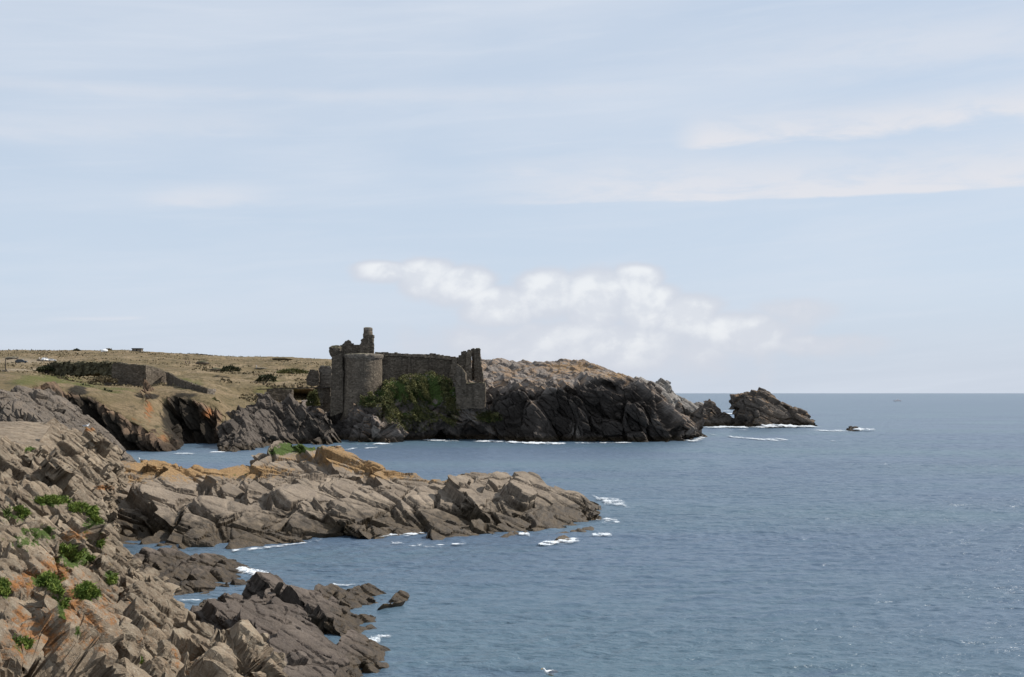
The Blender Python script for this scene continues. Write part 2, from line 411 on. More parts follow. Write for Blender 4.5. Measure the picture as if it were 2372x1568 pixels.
def scatter_slabs(G, n, frame, count, dims, seed, sink=0.25, jf=0.06, sel=None, jit=0.12, scale_by_D=None):
    P = G.reshape(-1, 3); n = n.reshape(-1, 3); rng = np.random.RandomState(seed)
    du = np.linalg.norm(np.gradient(G, axis=0), axis=-1).ravel() * np.linalg.norm(np.gradient(G, axis=1), axis=-1).ravel()
    w = du * (P[:, 2] > -1.0)
    if sel is not None: w = w * sel(proj(P), P)
    idx = rng.choice(len(P), count, p=w / w.sum()); out = []
    for i in idx:
        fr = jitter_frame(frame, rng, jf); k = rng.rand() ** 1.5; f = 1.0 if scale_by_D is None else scale_by_D(P[i])
        L = (dims[0][0] + (dims[0][1] - dims[0][0]) * k) * f; T = (dims[1][0] + (dims[1][1] - dims[1][0]) * k) * f * (.8 + .4 * rng.rand()); Wd = (dims[2][0] + (dims[2][1] - dims[2][0]) * k) * f * (.8 + .4 * rng.rand())
        reach = abs(n[i] @ fr[0]) * L / 2 + abs(n[i] @ fr[1]) * T / 2 + abs(n[i] @ fr[2]) * Wd / 2
        out.append(slab_box(P[i] - n[i] * (reach - T * (.25 + .75 * rng.rand()) * (1 - sink)), *fr, L, T, Wd, rng, jit))
    return out
def hand_slab(A, B, T, Wd, nb, rng, jit=.06, taper=.15):
    """a plank from point A to point B whose broad face looks along nb"""
    A = np.array(A); B = np.array(B); e1 = unit(B - A); nb = unit(np.array(nb) - e1 * np.dot(nb, e1)); return slab_box((A + B) / 2 - nb * T / 2, e1, nb, np.cross(nb, e1), np.linalg.norm(B - A), T, Wd, rng, jit, taper)

# ------------------------------------------------------------------ materials
def mat_new(name):
    m = bpy.data.materials.new(name); m.use_nodes = True; g = NT(m.node_tree)
    out = g.n('ShaderNodeOutputMaterial'); b = g.n('ShaderNodeBsdfPrincipled'); g.put(out.inputs[0], b.outputs[0])
    return m, g, b
def rock_mat(name, c1, c2, c3, s=1.0, frame=None, bump=0.5, wet=1.2, lichcol=(0.33, 0.20, 0.085), greencol=(0.06, 0.10, 0.014), shade_col=(0.040, 0.033, 0.028), pale=0.35, bsc=1.0, top=0.0, topcol=(0.3, 0.17, 0.07), weed=(0.055, 0.036, 0.016)):
    m, g, b = mat_new(name)
    geo = g.n('ShaderNodeNewGeometry'); P = geo.outputs['Position']
    sep = g.n('ShaderNodeSeparateXYZ'); g.put(sep.inputs[0], P)
    n1 = g.noise(P, 0.22 * s, 5, 0.6, 0.3); n2 = g.noise(P, 1.3 * s, 6, 0.62, 0.2); n3 = g.noise(P, 7.0 * s, 4, 0.65)
    col = g.mix(g.ramp(n1, 0.35, 0.66), c1, c2)
    col = g.mix(g.ramp(n2, 0.42, 0.70, 0, 0.8), col, c3)
    # bands of the beds
    fr = frame or bedding(26)
    d = g.n('ShaderNodeVectorMath', operation='DOT_PRODUCT'); g.put(d.inputs[0], P); d.inputs[1].default_value = tuple(fr[1])
    d1 = g.n('ShaderNodeVectorMath', operation='DOT_PRODUCT'); g.put(d1.inputs[0], P); d1.inputs[1].default_value = tuple(fr[0])
    d3 = g.n('ShaderNodeVectorMath', operation='DOT_PRODUCT'); g.put(d3.inputs[0], P); d3.inputs[1].default_value = tuple(fr[2])
    bp = g.comb(g.math('MULTIPLY', d1.outputs['Value'], 0.16), g.math('MULTIPLY', d.outputs['Value'], 2.2), g.math('MULTIPLY', d3.outputs['Value'], 0.3))
    nb = g.noise(bp, 1.0 * s, 6, 0.62, 0.35)
    col = g.mix(g.ramp(nb, 0.36, 0.64, 0.0, 0.45), col, tuple(v * 0.45 for v in c1))
    blk = g.attr('blk')
    hsv = g.n('ShaderNodeHueSaturation'); g.put(hsv.inputs['Color'], col); g.put(hsv.inputs['Value'], g.ramp(blk, 0.0, 1.2, 0.62, 1.3, False))
    col = hsv.outputs[0]
    # pale crustose lichen and guano specks
    col = g.mix(g.math('MULTIPLY', g.ramp(n3, 0.55, 0.72), pale), col, (0.42, 0.39, 0.34))
    col = g.mix(g.ramp(g.noise(P, 16 * s, 3, 0.6), 0.56, 0.7, 0, 0.5), col, tuple(v * 0.35 for v in c1))
    if top:
        nz = g.n('ShaderNodeSeparateXYZ'); g.put(nz.inputs[0], geo.outputs['Normal'])
        col = g.mix(g.math('MULTIPLY', g.ramp(g.noise(P, 0.5 * s, 4, 0.6), 0.45, 0.62, 0, top), g.ramp(nz.outputs[2], 0.2, 0.8)), col, topcol)
    # orange lichen, moss, cliff shade painted near black where the photo has them
    nl = g.noise(P, 1.6 * s, 8, 0.72)
    li = g.ramp(g.math('ADD', g.attr('lich'), g.math('MULTIPLY', g.math('SUBTRACT', nl, 0.5), 2.6)), 0.42, 0.85, 0, 0.85)
    col = g.mix(li, col, g.mix(g.ramp(n3, 0.4, 0.6), lichcol, tuple(v * 0.62 for v in lichcol)))
    to = g.ramp(g.math('ADD', g.attr('painted_shade'), g.math('MULTIPLY', g.math('SUBTRACT', n1, 0.5), 1.6)), 0.30, 0.75, 0, 0.9)
    col = g.mix(to, col, shade_col)
    gr = g.ramp(g.math('ADD', g.attr('green'), g.math('MULTIPLY', g.math('SUBTRACT', g.noise(P, 1.6 * s, 6, 0.7), 0.5), 1.8)), 0.42, 0.58, 0, 0.95)
    col = g.mix(gr, col, g.mix(g.ramp(n3, 0.35, 0.65), greencol, tuple(v * 0.5 for v in greencol)))
    # tidal zone
    wz = g.math('ADD', sep.outputs[2], g.math('MULTIPLY', g.math('SUBTRACT', n2, 0.5), -wet * 1.6))
    wt = g.ramp(wz, wet * 0.55, wet * 1.25, 1, 0)
    col = g.mix(g.math('MULTIPLY', wt, 0.85), col, g.mix(g.ramp(n2, 0.4, 0.6), weed, tuple(v * 0.45 for v in weed)))
    g.put(b.inputs['Base Color'], col)
    g.put(b.inputs['Roughness'], g.math('SUBTRACT', 0.92, g.math('MULTIPLY', wt, 0.35))); b.inputs['Specular IOR Level'].default_value = 0.25
    # relief below the mesh's resolution
    ck = g.n('ShaderNodeTexVoronoi', feature='DISTANCE_TO_EDGE')
    wpos = g.n('ShaderNodeVectorMath', operation='ADD'); g.put(wpos.inputs[0], bp); nv = g.noise(P, 2.0 * s, 3, 0.6, out=1)
    sv = g.n('ShaderNodeVectorMath', operation='SCALE'); g.put(sv.inputs[0], nv); sv.inputs['Scale'].default_value = 0.6
    g.put(wpos.inputs[1], sv.outputs[0]); g.put(ck.inputs['Vector'], wpos.outputs[0]); ck.inputs['Scale'].default_value = 1.1 * s
    crack = g.ramp(ck.outputs['Distance'], 0.0, 0.07)
    h = g.math('ADD', g.math('MULTIPLY', g.noise(P, 3.0 * s * bsc, 8, 0.68), 0.55 / s), g.math('MULTIPLY', nb, 0.5 / s))
    h = g.math('ADD', h, g.math('MULTIPLY', crack, 0.10 / s))
    bn = g.n('ShaderNodeBump'); bn.inputs['Strength'].default_value = bump; bn.inputs['Distance'].default_value = 0.55
    g.put(bn.inputs['Height'], h); g.put(b.inputs['Normal'], bn.outputs[0])
    return m
def plain(name, col, rough=0.7, metal=0.0, var=0.25, sc_=3.0, spec=0.4):
    m, g, b = mat_new(name)
    geo = g.n('ShaderNodeNewGeometry'); n = g.noise(geo.outputs['Position'], sc_, 4, 0.6)
    g.put(b.inputs['Base Color'], g.mix(g.ramp(n, 0.35, 0.65), tuple(v * (1 - var) for v in col), tuple(min(1, v * (1 + var)) for v in col)))
    b.inputs['Roughness'].default_value = rough; b.inputs['Metallic'].default_value = metal; b.inputs['Specular IOR Level'].default_value = spec
    return m

FR_P = bedding(21, tilt_y=-0.40)      # promontory beds dip right and a little to us
FR_F = bedding(42, tilt_y=-0.35)       # foreground
FR_H = bedding(36, tilt_y=-0.1)
FR_L = bedding(27, tilt_y=-0.3)
M_prom = rock_mat('slab_rock', (0.245, 0.195, 0.145), (0.30, 0.24, 0.178), (0.185, 0.148, 0.115), 0.9, FR_P, 0.5, wet=2.3)
M_fore = rock_mat('cliff_rock', (0.29, 0.222, 0.152), (0.160, 0.118, 0.080), (0.34, 0.285, 0.21), 2.2, FR_F, 0.65, wet=1.0, lichcol=(0.30, 0.125, 0.035))
M_low = rock_mat('shore_rock', (0.115, 0.090, 0.072), (0.14, 0.112, 0.09), (0.085, 0.068, 0.058), 1.6, FR_L, 0.5, wet=1.1, pale=0.2)
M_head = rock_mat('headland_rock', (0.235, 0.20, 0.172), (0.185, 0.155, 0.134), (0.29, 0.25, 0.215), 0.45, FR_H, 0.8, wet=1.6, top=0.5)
M_stack = rock_mat('stack_rock', (0.13, 0.108, 0.09), (0.16, 0.13, 0.105), (0.10, 0.083, 0.07), 0.4, FR_H, 0.8, wet=1.6, top=0.5)

# ------------------------------------------------------------------ sea
def build_sea():
    Dn = np.concatenate([np.geomspace(30, 420, 1300, endpoint=False), np.geomspace(420, 45000, 130)]); Dn = np.concatenate([[8, 14, 20, 26], Dn])
    T = np.concatenate([[-3.0, -1.6, -0.9], np.linspace(-0.5, 0.5, 950), [0.9, 1.6, 3.0]])
    D, TT = np.meshgrid(Dn, T, indexing='ij'); X = D * TT
    rng = np.random.RandomState(4)
    Z = np.zeros_like(D); 
    for k in range(60):
        lam = 0.6 * (12.0 ** rng.rand()); th = rng.normal(-0.2, 0.5); ph = rng.rand() * 6.28
        a = 0.0054 * lam ** 0.75
        step = D * 0.0021
        fade = np.clip((lam / step - 2.5) / 3.0, 0, 1)
        kx, ky = sin(th) * 2 * pi / lam, cos(th) * 2 * pi / lam
        s = np.sin(kx * X + ky * D + ph + 0.6 * np.sin((X * 0.021 + D * 0.033) + k))
        Z += a * fade * (1 - np.abs(s)) * 1.6 * (1 if k % 2 else 0.6) + a * fade * s * 0.5
    Z -= Z.mean(); Z = np.clip(Z, -0.5, 0.5)
    P = np.stack([X, D, Z], -1)
    me = make_mesh('sea', P.reshape(-1, 3), grid_faces(*D.shape), smooth=True)
    m, g, b = mat_new('sea_water')
    geo = g.n('ShaderNodeNewGeometry'); Pn = geo.outputs['Position']
    patch = g.noise(g.mapping(Pn, (0.010, 0.02, 1)), 1.0, 4, 0.55, 0.4)
    col = g.mix(g.ramp(patch, 0.35, 0.7), (0.076, 0.114, 0.168), (0.082, 0.134, 0.168))
    g.put(b.inputs['Base Color'], col)
    b.inputs['IOR'].default_value = 1.33
    def wv(scale, rot, st, det, rough): return g.noise(g.mapping(Pn, (st, 1, 1), (0, 0, rot)), scale, det, rough, 0.3)
    gust = g.ramp(g.noise(g.mapping(Pn, (0.012, 0.03, 1), (0, 0, 0.2)), 1.0, 3, 0.55, 0.5), 0.3, 0.7, 0.65, 1.25)
    h = g.math('ADD', g.math('MULTIPLY', wv(0.5, 0.25, 0.4, 3, 0.5), 0.5), g.math('MULTIPLY', wv(1.7, -0.12, 0.35, 4, 0.62), 0.36))
    h = g.math('ADD', h, g.math('MULTIPLY', wv(5.0, 0.1, 0.4, 3, 0.6), 0.09))
    h = g.math('MULTIPLY', h, gust)
    bn = g.n('ShaderNodeBump'); bn.inputs['Strength'].default_value = 1.0; bn.inputs['Distance'].default_value = 0.85
    g.put(bn.inputs['Height'], h); g.put(b.inputs['Normal'], bn.outputs[0])
    b.inputs['Roughness'].default_value = 0.30; b.inputs['Specular IOR Level'].default_value = 0.5
    tag(link('sea', me, m), kind='structure')
build_sea()

# ------------------------------------------------------------------ land: nearest cliff, bottom left
def build_foreground():
    R = [[W(-300, 1750, 14), W(0, 1750, 16), W(150, 1750, 19), W(300, 1750, 24), W(450, 1750, 30), W(600, 1750, 36), W(690, 1750, 42), WZ(760, 47, -1.5)],
         [W(-300, 1568, 18), W(0, 1568, 20), W(150, 1568, 23), W(300, 1568, 28), W(450, 1568, 34), W(560, 1575, 40), W(645, 1575, 46), WZ(680, 50, -1.5)],
         [W(-300, 1450, 24), W(0, 1450, 26), W(130, 1450, 29), W(250, 1450, 34), W(360, 1450, 40), W(450, 1475, 45), W(575, 1500, 49), WZ(630, 53, -1.5)],
         [W(-300, 1330, 32), W(0, 1330, 35), W(100, 1330, 38), W(200, 1335, 43), W(280, 1345, 49), W(345, 1370, 54), W(440, 1440, 57), WZ(490, 62, -1.5)],
         [W(-300, 1220, 45), W(0, 1215, 48), W(80, 1215, 52), W(150, 1218, 56), W(205, 1225, 61), W(245, 1240, 65), W(320, 1310, 67), WZ(360, 74, -1.5)],
         [W(-300, 1125, 62), W(0, 1122, 66), W(70, 1122, 70), W(130, 1128, 75), W(175, 1140, 79), W(205, 1160, 82), W(250, 1205, 82), WZ(285, 90, -1.5)],
         [W(-300, 1040, 85), W(0, 1040, 90), W(80, 1042, 94), W(150, 1048, 98), W(205, 1065, 102), W(235, 1080, 104), W(262, 1110, 104), WZ(280, 112, -1.5)],
         [W(-300, 1000, 106), W(0, 990, 112), W(80, 992, 115), W(150, 998, 118), W(215, 1012, 120), W(255, 1035, 121), W(285, 1060, 121), WZ(300, 128, -1.5)],
         [W(-300, 996, 118), W(0, 986, 124), W(80, 988, 127), W(150, 995, 130), W(205, 1010, 131), W(245, 1032, 131), W(272, 1060, 130), WZ(290, 134, -1.5)],
         [WZ(-300, 134, 4), WZ(0, 140, 4), WZ(80, 142, 3), WZ(150, 142, 2), WZ(205, 141, 0), WZ(245, 140, -1.5), WZ(275, 139, -1.5), WZ(290, 138, -1.5)]]
    grassy = lambda S, P: 1 - 0.93 * np.clip((P[:, 1] - 88) / 10, 0, 1) * np.clip((175 - S[:, 0]) / 60, 0, 1) * np.clip((1055 - S[:, 1]) / 25, 0, 1)
    lich = [(200, 1420, 130, 80, .66), (90, 1460, 100, 80, .72), (180, 1300, 90, 60, .5), (60, 1350, 60, 40, .8), (130, 1330, 50, 60, .9), (180, 1400, 60, 90, .75), (30, 1500, 70, 60, .7), (240, 1130, 30, 8, .9), (180, 1240, 60, 20, .8), (210, 1480, 80, 70, .5), (420, 1520, 60, 60, .5),
            (205, 992, 22, 9, 1.1), (330, 1460, 60, 50, .4), (600, 1540, 40, 18, .5), (60, 1420, 50, 60, .6)]
    green = [(120, 1160, 60, 13, .9), (30, 1190, 50, 25, .7), (70, 1040, 14, 7, .9), (100, 1235, 50, 22, .7), (215, 1225, 24, 40, .8), (170, 1290, 50, 32, .85), (110, 1345, 50, 24, .8), (60, 1250, 60, 30, .55), (200, 1372, 34, 28, .8), (255, 1335, 16, 24, .8), (8, 1365, 18, 30, .8), (140, 1400, 14, 50, .7), (50, 1495, 30, 18, .7), (178, 1462, 16, 24, .7)]
    G = loft(R, .35); n = blur(grid_normals(G), 2); n /= np.linalg.norm(n, axis=-1, keepdims=True)
    m = grassy(proj(G.reshape(-1, 3)), G.reshape(-1, 3)).reshape(G.shape[:2])
    G = G + n * (0.7 * fbm(G.reshape(-1, 3) / 7.0, 3, 8).reshape(m.shape) * m - 0.70 * m)[..., None]
    sel = lambda S, P: np.clip(m.ravel() - .3, 0, 1) * (S[:, 0] > -60) * (S[:, 1] < 1640)
    sD = lambda p: np.clip(p[1] / 42.0, .75, 1.5)
    B = scatter_slabs(G, n, FR_F, 40, ((2.5, 7.0), (.4, 1.0), (1.2, 2.6)), 5, jf=.07, sink=-.5, sel=sel, scale_by_D=sD)
    B += scatter_slabs(G, n, bedding(56, tilt_y=-.1), 24, ((1.5, 4.5), (.4, .9), (.6, 1.4)), 6, jf=.12, sink=-.6, sel=sel, scale_by_D=sD)
    B += scatter_slabs(G, n, bedding(25, tilt_y=-.2), 6, ((.9, 2.6), (.5, 1.2), (.8, 1.8)), 9, jf=.15, sel=sel, scale_by_D=sD)
    rng = np.random.RandomState(12)
    nb1 = (.62, -.35, .62)
    for a, b, T, w, nb in [((252, 1295, 55), (300, 1420, 47), .5, .75, (.75, -.5, .35)), ((296, 1415, 47), (338, 1540, 40), .5, .7, (.75, -.5, .35)),
                           ((345, 1330, 60), (470, 1462, 51), .7, 1.6, (.6, -.3, .7)), ((395, 1470, 45), (560, 1525, 43), .8, 1.3, (.4, -.3, .8)), ((380, 1500, 41), (520, 1585, 38), .7, 1.2, (.4, -.35, .8)),
                           ((420, 1535, 38), (520, 1640, 33), .8, 1.2, (.5, -.4, .8)), ((520, 1490, 47), (640, 1560, 45), .9, 1.5, (.35, -.3, .85)), ((470, 1455, 49), (600, 1500, 48), .6, 1.2, (.3, -.3, .85)),
                           ((0, 1215, 50), (90, 1290, 46), .6, 2.4, (.45, -.45, .78)), ((70, 1200, 55), (150, 1275, 51), .6, 2.0, (.45, -.45, .78)), ((150, 1170, 65), (215, 1240, 60), .8, 2.2, (.55, -.45, .7)), ((190, 1190, 66), (245, 1262, 62), .8, 1.8, (.8, -.4, .5)),
                           ((130, 1385, 33), (225, 1505, 29), .7, 1.0, (.7, -.3, .6)), ((200, 1480, 30), (290, 1590, 27), .5, .8, (.6, -.4, .7)), ((0, 1320, 34), (70, 1400, 31), .6, .9, (.7, -.3, .6)),
                           ((20, 1130, 70), (130, 1185, 66), .5, 3.0, (.4, -.4, .8)), ((230, 1430, 36), (290, 1520, 32), .6, .8, (.8, -.3, .5))]:
        B.append(hand_slab(W(a[0], a[1], a[2] * .972), W(b[0], b[1], b[2] * .972), T * 1.25, w, nb, rng))
    P, nn, Fq = union_rock('c', G, B, 0.07)
    finish_rock('cliff_foreground', P, nn, Fq, FR_F, [
        dict(size=(8, 1.3, 2.2), amp=0.40, terr=0.9, warp=0.5, crack=0.7, jn=.4, frame=bedding(38, tilt_y=-.2)),
        dict(size=(3.8, 0.5, 1.1), amp=0.17, terr=0.9, warp=0.2, crack=0.35, jn=.4),
        dict(size=(1.5, 0.22, 0.5), amp=0.03, terr=0.7, warp=0.1, crack=0.09)], M_fore, .07, 3, .02, lich=lich, green=green, mask=grassy)
    SURF['fore'] = SURF['cliff_foreground']
    tag(bpy.data.objects['cliff_foreground'], kind='structure')
build_foreground()

# ------------------------------------------------------------------ long slabbed promontory
def build_promontory():
    fx = [200, 300, 400, 500, 600, 700, 760, 860, 1000, 1100, 1200, 1300, 1360, 1400]
    fy = [1276, 1274, 1275, 1274, 1268, 1256, 1249, 1242, 1250, 1256, 1262, 1250, 1243, 1205]
    front = [WL(x, y) for x, y in zip(fx, fy)]
    r0 = [(p[0], p[1] - 3, -1.8) for p in front]
    r2 = [W(x, y, d) for x, y, d in [(200, 1205, 112), (300, 1200, 113), (400, 1205, 113), (500, 1205, 113), (600, 1210, 113), (700, 1195, 117), (760, 1185, 119), (860, 1185, 121), (1000, 1195, 121), (1095, 1218, 120), (1200, 1215, 120), (1290, 1210, 122), (1345, 1205, 126), (1392, 1196, 132)]]
    r3 = [W(x, y, d) for x, y, d in [(200, 1140, 119), (300, 1120, 120), (400, 1128, 120), (500, 1135, 121), (600, 1130, 122), (700, 1110, 126), (760, 1112, 128), (860, 1130, 128), (960, 1140, 128), (1065, 1135, 128), (1180, 1150, 127), (1290, 1168, 129), (1345, 1175, 132), (1394, 1188, 135)]]
    r4 = [W(x, y, d) for x, y, d in [(200, 1080, 128), (300, 1084, 129), (400, 1082, 130), (500, 1090, 131), (600, 1058, 135), (700, 1036, 138), (770, 1036, 139), (850, 1078, 137), (940, 1095, 136), (1030, 1116, 135), (1065, 1098, 134.5), (1200, 1100, 134), (1270, 1126, 136), (1345, 1142, 138), (1394, 1172, 139)]]
    r5 = [(p[0] * 1.02, p[1] + 6, p[2] * 0.80) for p in r4]
    r6 = [(p[0] * 1.03, p[1] + 15, -1.8) for p in r4]
    def block(S, P):   # the dark sided raised block and the big overhanging slab
        a = 1.0 * np.exp(-(((S[:, 0] - 1185) / 75) ** 4 + ((S[:, 1] - 1140) / 42) ** 4))
        b = 0
        c = -3.2 * np.exp(-(((S[:, 0] - 300) / 65) ** 2 + ((S[:, 1] - 1192) / 30) ** 2)) - 1.6 * np.exp(-(((S[:, 0] - 480) / 150) ** 4 + ((S[:, 1] - 1130 - (S[:, 0] - 480) * .17) / 16) ** 2))
        d = -1.8 * np.exp(-(((S[:, 0] - 1112) / 38) ** 2 + ((S[:, 1] - 1180) / 24) ** 2)) - 0.9 * np.exp(-(((S[:, 0] - 1062) / 12) ** 2)) * (S[:, 1] > 1125)
        return a + b + c + d
    lich = [(420, 1085, 170, 22, 1.3), (360, 1078, 80, 18, 1.2), (560, 1092, 130, 20, 1.1), (300, 1110, 50, 16, .8), (420, 1110, 120, 14, .6), (780, 1055, 75, 30, 1.15), (850, 1080, 70, 18, 1.1), (910, 1098, 90, 14, 1.0), (690, 1060, 90, 16, .7), (1000, 1112, 60, 10, .7), (290, 1100, 30, 20, .6), (1150, 1235, 160, 14, .45), (600, 1250, 200, 12, .4)]
    green = [(690, 1036, 55, 14, 1.0), (650, 1045, 50, 12, .8), (760, 1028, 25, 8, .8), (500, 1072, 40, 8, .55), (560, 1100, 60, 8, .4), (500, 1062, 25, 6, .9)]
    o = W(760, 1248, 118); o = (o[0], o[1], 0)
    G = loft([r0, front, r2, r3, r4, r5, r6], .35); n = blur(grid_normals(G), 2); n /= np.linalg.norm(n, axis=-1, keepdims=True)
    G = G + n * (0.6 * fbm(G.reshape(-1, 3) / 10.0, 3, 8).reshape(n.shape[:2]) - .35 + block(proj(G.reshape(-1, 3)), G.reshape(-1, 3)).reshape(n.shape[:2]) * .8)[..., None]
    sel = lambda S, P: 1.0 * (S[:, 0] > 180)
    B = scatter_slabs(G, n, FR_P, 10, ((6, 15.0), (.6, 1.4), (2, 5.0)), 15, jf=.04, sink=-.3, sel=sel)
    B += scatter_slabs(G, n, bedding(40, tilt_y=-.2), 10, ((3, 9.0), (.35, .7), (.8, 1.6)), 17, jf=.05, sel=lambda S, P: 1.0 * (S[:, 0] > 1090) * (S[:, 1] < 1220))
    rng = np.random.RandomState(12)
    for a, b, T, w, nb in [((322, 1070, 130), (648, 1126, 126.5), 3.4, 5.0, (.2, -.06, .97)), ((300, 1150, 120), (480, 1255, 111), .9, 3.0, (.42, -.5, .8)), ((330, 1120, 124), (520, 1215, 116), .8, 3.2, (.42, -.5, .8)),
                           ((720, 1026, 138), (830, 1085, 131), 1.6, 4.5, (.5, -.4, .8)), ((770, 1028, 140), (870, 1090, 134), 1.0, 3.0, (.5, -.3, .8)), ((610, 1040, 137), (760, 1085, 132), 1.2, 4.0, (.3, -.4, .85)),
                           ((1052, 1104, 128), (1215, 1214, 121.5), 3.6, 2.6, (.6, .02, .8)), ((1115, 1108, 135), (1290, 1205, 129), 1.2, 1.6, (.6, -.2, .75)), ((1180, 1110, 135), (1350, 1200, 130), 1.0, 1.8, (.55, -.2, .75)), ((1250, 1128, 136), (1380, 1190, 132), 1.0, 2.0, (.5, -.3, .8)),
                           ((960, 1120, 130), (1090, 1215, 122), 1.0, 2.2, (.45, -.45, .8)), ((860, 1095, 131), (1050, 1190, 123), .9, 2.4, (.42, -.5, .8)), ((1100, 1225, 120), (1300, 1252, 116), .5, 2.0, (.15, -.4, .9)), ((500, 1180, 118), (690, 1245, 112), .8, 2.6, (.4, -.5, .8)), ((700, 1160, 120), (880, 1232, 115), .8, 2.6, (.4, -.5, .8))]:
        B.append(hand_slab(W(*a), W(*b), T, w, nb, rng))
    P, nn, Fq = union_rock('c', G, B, 0.13)
    ob = finish_rock('promontory', P, nn, Fq, FR_P, [
        dict(size=(30, 1.5, 10), amp=0.30, terr=0.9, warp=1.2, crack=0.5, joint=.1, jn=.35),
        dict(size=(12, 0.55, 5), joint=.1, jn=.35, amp=0.16, terr=0.95, lim=.45, warp=.5, crack=0.75, tilt=0.015),
        dict(size=(6, 0.26, 2.5), joint=.1, jn=.4, amp=0.06, terr=0.8, warp=0.3, crack=0.15)], M_prom, .13, 7, .02, lich=lich, green=green, origin=o)
    ob.name = 'rock_promontory'
    tag(ob, 'long low rock promontory of tilted slabs with orange lichen on top, reaching into the sea', 'rock')
build_promontory()

# ------------------------------------------------------------------ free standing rocks: generic dome from two outlines
def dome_rock(name, label, base, top, mat, frame, levels, depth=8.0, dens=1.1, seed=1, group=None, cat='rock', bulge=0.35, zlow=-1.2, Dtop=None, prof=((.3, .3), (.65, .65)), slab=None, voxel=.1, **kw):
    """base: waterline outline (X,Y) left to right; top: crest (X,Y) left to right; depth: metres from front to crest"""
    n = max(len(base), len(top))
    B = catmull(np.array([WL(*b) for b in base]), np.linspace(0, len(base) - 1, n))
    Bx = B.copy()
    tp = catmull(np.array(top, float), np.linspace(0, len(top) - 1, n))
    Dt = (np.median(B[:, 1]) + depth) if Dtop is None else Dtop
    Dd = np.broadcast_to(Dt, (n,)) if np.ndim(Dt) == 0 or len(np.atleast_1d(Dt)) == n else catmull(np.array(Dt, float), np.linspace(0, len(Dt) - 1, n))
    T = np.array([W(x, y, d) for (x, y), d in zip(tp, Dd)])
    low = B.copy(); low[:, 1] -= 1.0; low[:, 2] = zlow - 0.4
    mids = []
    for (t, tz), bz in zip(prof, (bulge, bulge * .7)):
        M = B * (1 - t) + T * t; M[:, 2] = B[:, 2] * (1 - tz) + T[:, 2] * tz + bz * T[:, 2] * 0.35 * (prof[0][0] == .3); mids.append(M)
    back = T.copy(); back[:, 1] += (T[:, 1] - B[:, 1]) * 0.5 + 1; back[:, 2] *= 0.75
    bot = T.copy(); bot[:, 1] += (T[:, 1] - B[:, 1]) * 0.9 + 3; bot[:, 2] = zlow - 0.4
    rows = [low, B, mids[0], mids[1], T, back, bot]
    for r in rows:      # close the ends under water
        pass
    ext = []
    cen = np.array([[B[0, 0], (B[0, 1] + bot[0, 1]) / 2, zlow - 0.5], [B[-1, 0], (B[-1, 1] + bot[-1, 1]) / 2, zlow - 0.5]])
    w = abs(B[-1, 0] - B[0, 0]) * 0.02
    for r in rows:
        a = r[0].copy(); a[0] -= w + 0.2; a[2] = min(a[2], zlow - 0.5); z = r[-1].copy(); z[0] += w + 0.2; z[2] = min(z[2], zlow - 0.5)
        ext.append([tuple(a)] + [tuple(p) for p in r] + [tuple(z)])
    org = (float(B[:, 0].mean()), float(B[:, 1].mean()), 0.0)
    if slab is None: ob = rock_mass(name, ext, frame, levels, mat, dens=dens, origin=org, seed=seed, **kw)
    else:
        G = loft(ext, .35); nn_ = blur(grid_normals(G), 2); nn_ /= np.maximum(np.linalg.norm(nn_, axis=-1, keepdims=True), 1e-6)
        big = kw.pop('big', None)
        if big: G = G + nn_ * (big[1] * fbm(G.reshape(-1, 3) / big[0], 3, seed).reshape(nn_.shape[:2]))[..., None]
        Bx_ = []
        for cnt, dims, jf in slab: Bx_ += scatter_slabs(G, nn_, frame, cnt, dims, seed + cnt, jf=jf)
        rg = np.random.RandomState(seed)
        for a, b, T_, w_, nb_ in kw.pop('hand', ()): Bx_.append(hand_slab(W(*a), W(*b), T_, w_, nb_, rg))
        P, nv_, Fq = union_rock(name, G, Bx_, voxel)
        ob = finish_rock(name, P, nv_, Fq, frame, levels, mat, voxel, seed, kw.pop('fine', .04), origin=org, **kw)
    if label: tag(ob, label, cat, group)
    return ob
def lv(a, n=3, k=1.0):
    """block levels scaled by a (metres)"""
    L = [dict(size=(a * 2.6, a * 0.75, a * 1.6), amp=a * 0.09 * k, terr=0.7, lim=a * 0.22 * k, warp=a * 0.3, crack=a * 0.09, tilt=0.1),
         dict(size=(a * 1.0, a * 0.25, a * 0.6), amp=a * 0.065 * k, terr=0.8, warp=a * 0.12, crack=a * 0.05, tilt=0.1),
         dict(size=(a * 0.35, a * 0.08, a * 0.2), amp=a * 0.02 * k, terr=0.7, warp=a * 0.04, crack=a * 0.014)]
    return L[:n]

# shore rocks below the promontory
SL = lambda n, a: ((n // 3, ((2 * a, 4.5 * a), (.3 * a, .7 * a), (.8 * a, 1.8 * a)), .06),)
LS = [dict(size=(8, 1.0, 4), amp=0.16, terr=0.85, warp=0.5, crack=0.22, joint=.5, jn=.3), dict(size=(3.6, 0.42, 1.8), amp=0.07, terr=0.85, warp=0.3, crack=0.14, joint=.5, jn=.3), dict(size=(1.4, 0.18, 0.7), amp=0.015, terr=0.6, warp=0.1, crack=0.04)]
STEEP = ((.08, .5), (.32, .84))
dome_rock('shore_rock', 'low rounded brown shore rock with a green patch, just below the long promontory',
          [(270, 1368), (330, 1371), (380, 1373), (430, 1366), (500, 1360), (550, 1356), (585, 1350)],
          [(270, 1312), (330, 1308), (385, 1318), (425, 1304), (480, 1304), (535, 1322), (590, 1350)], M_low, FR_L, LS, depth=8, seed=11, slab=SL(9, 1.4), big=(5, .25), bulge=.6,
          lich=[(560, 1300, 40, 10, .5)], green=[(450, 1360, 50, 16, .42), (520, 1350, 30, 12, .35)])
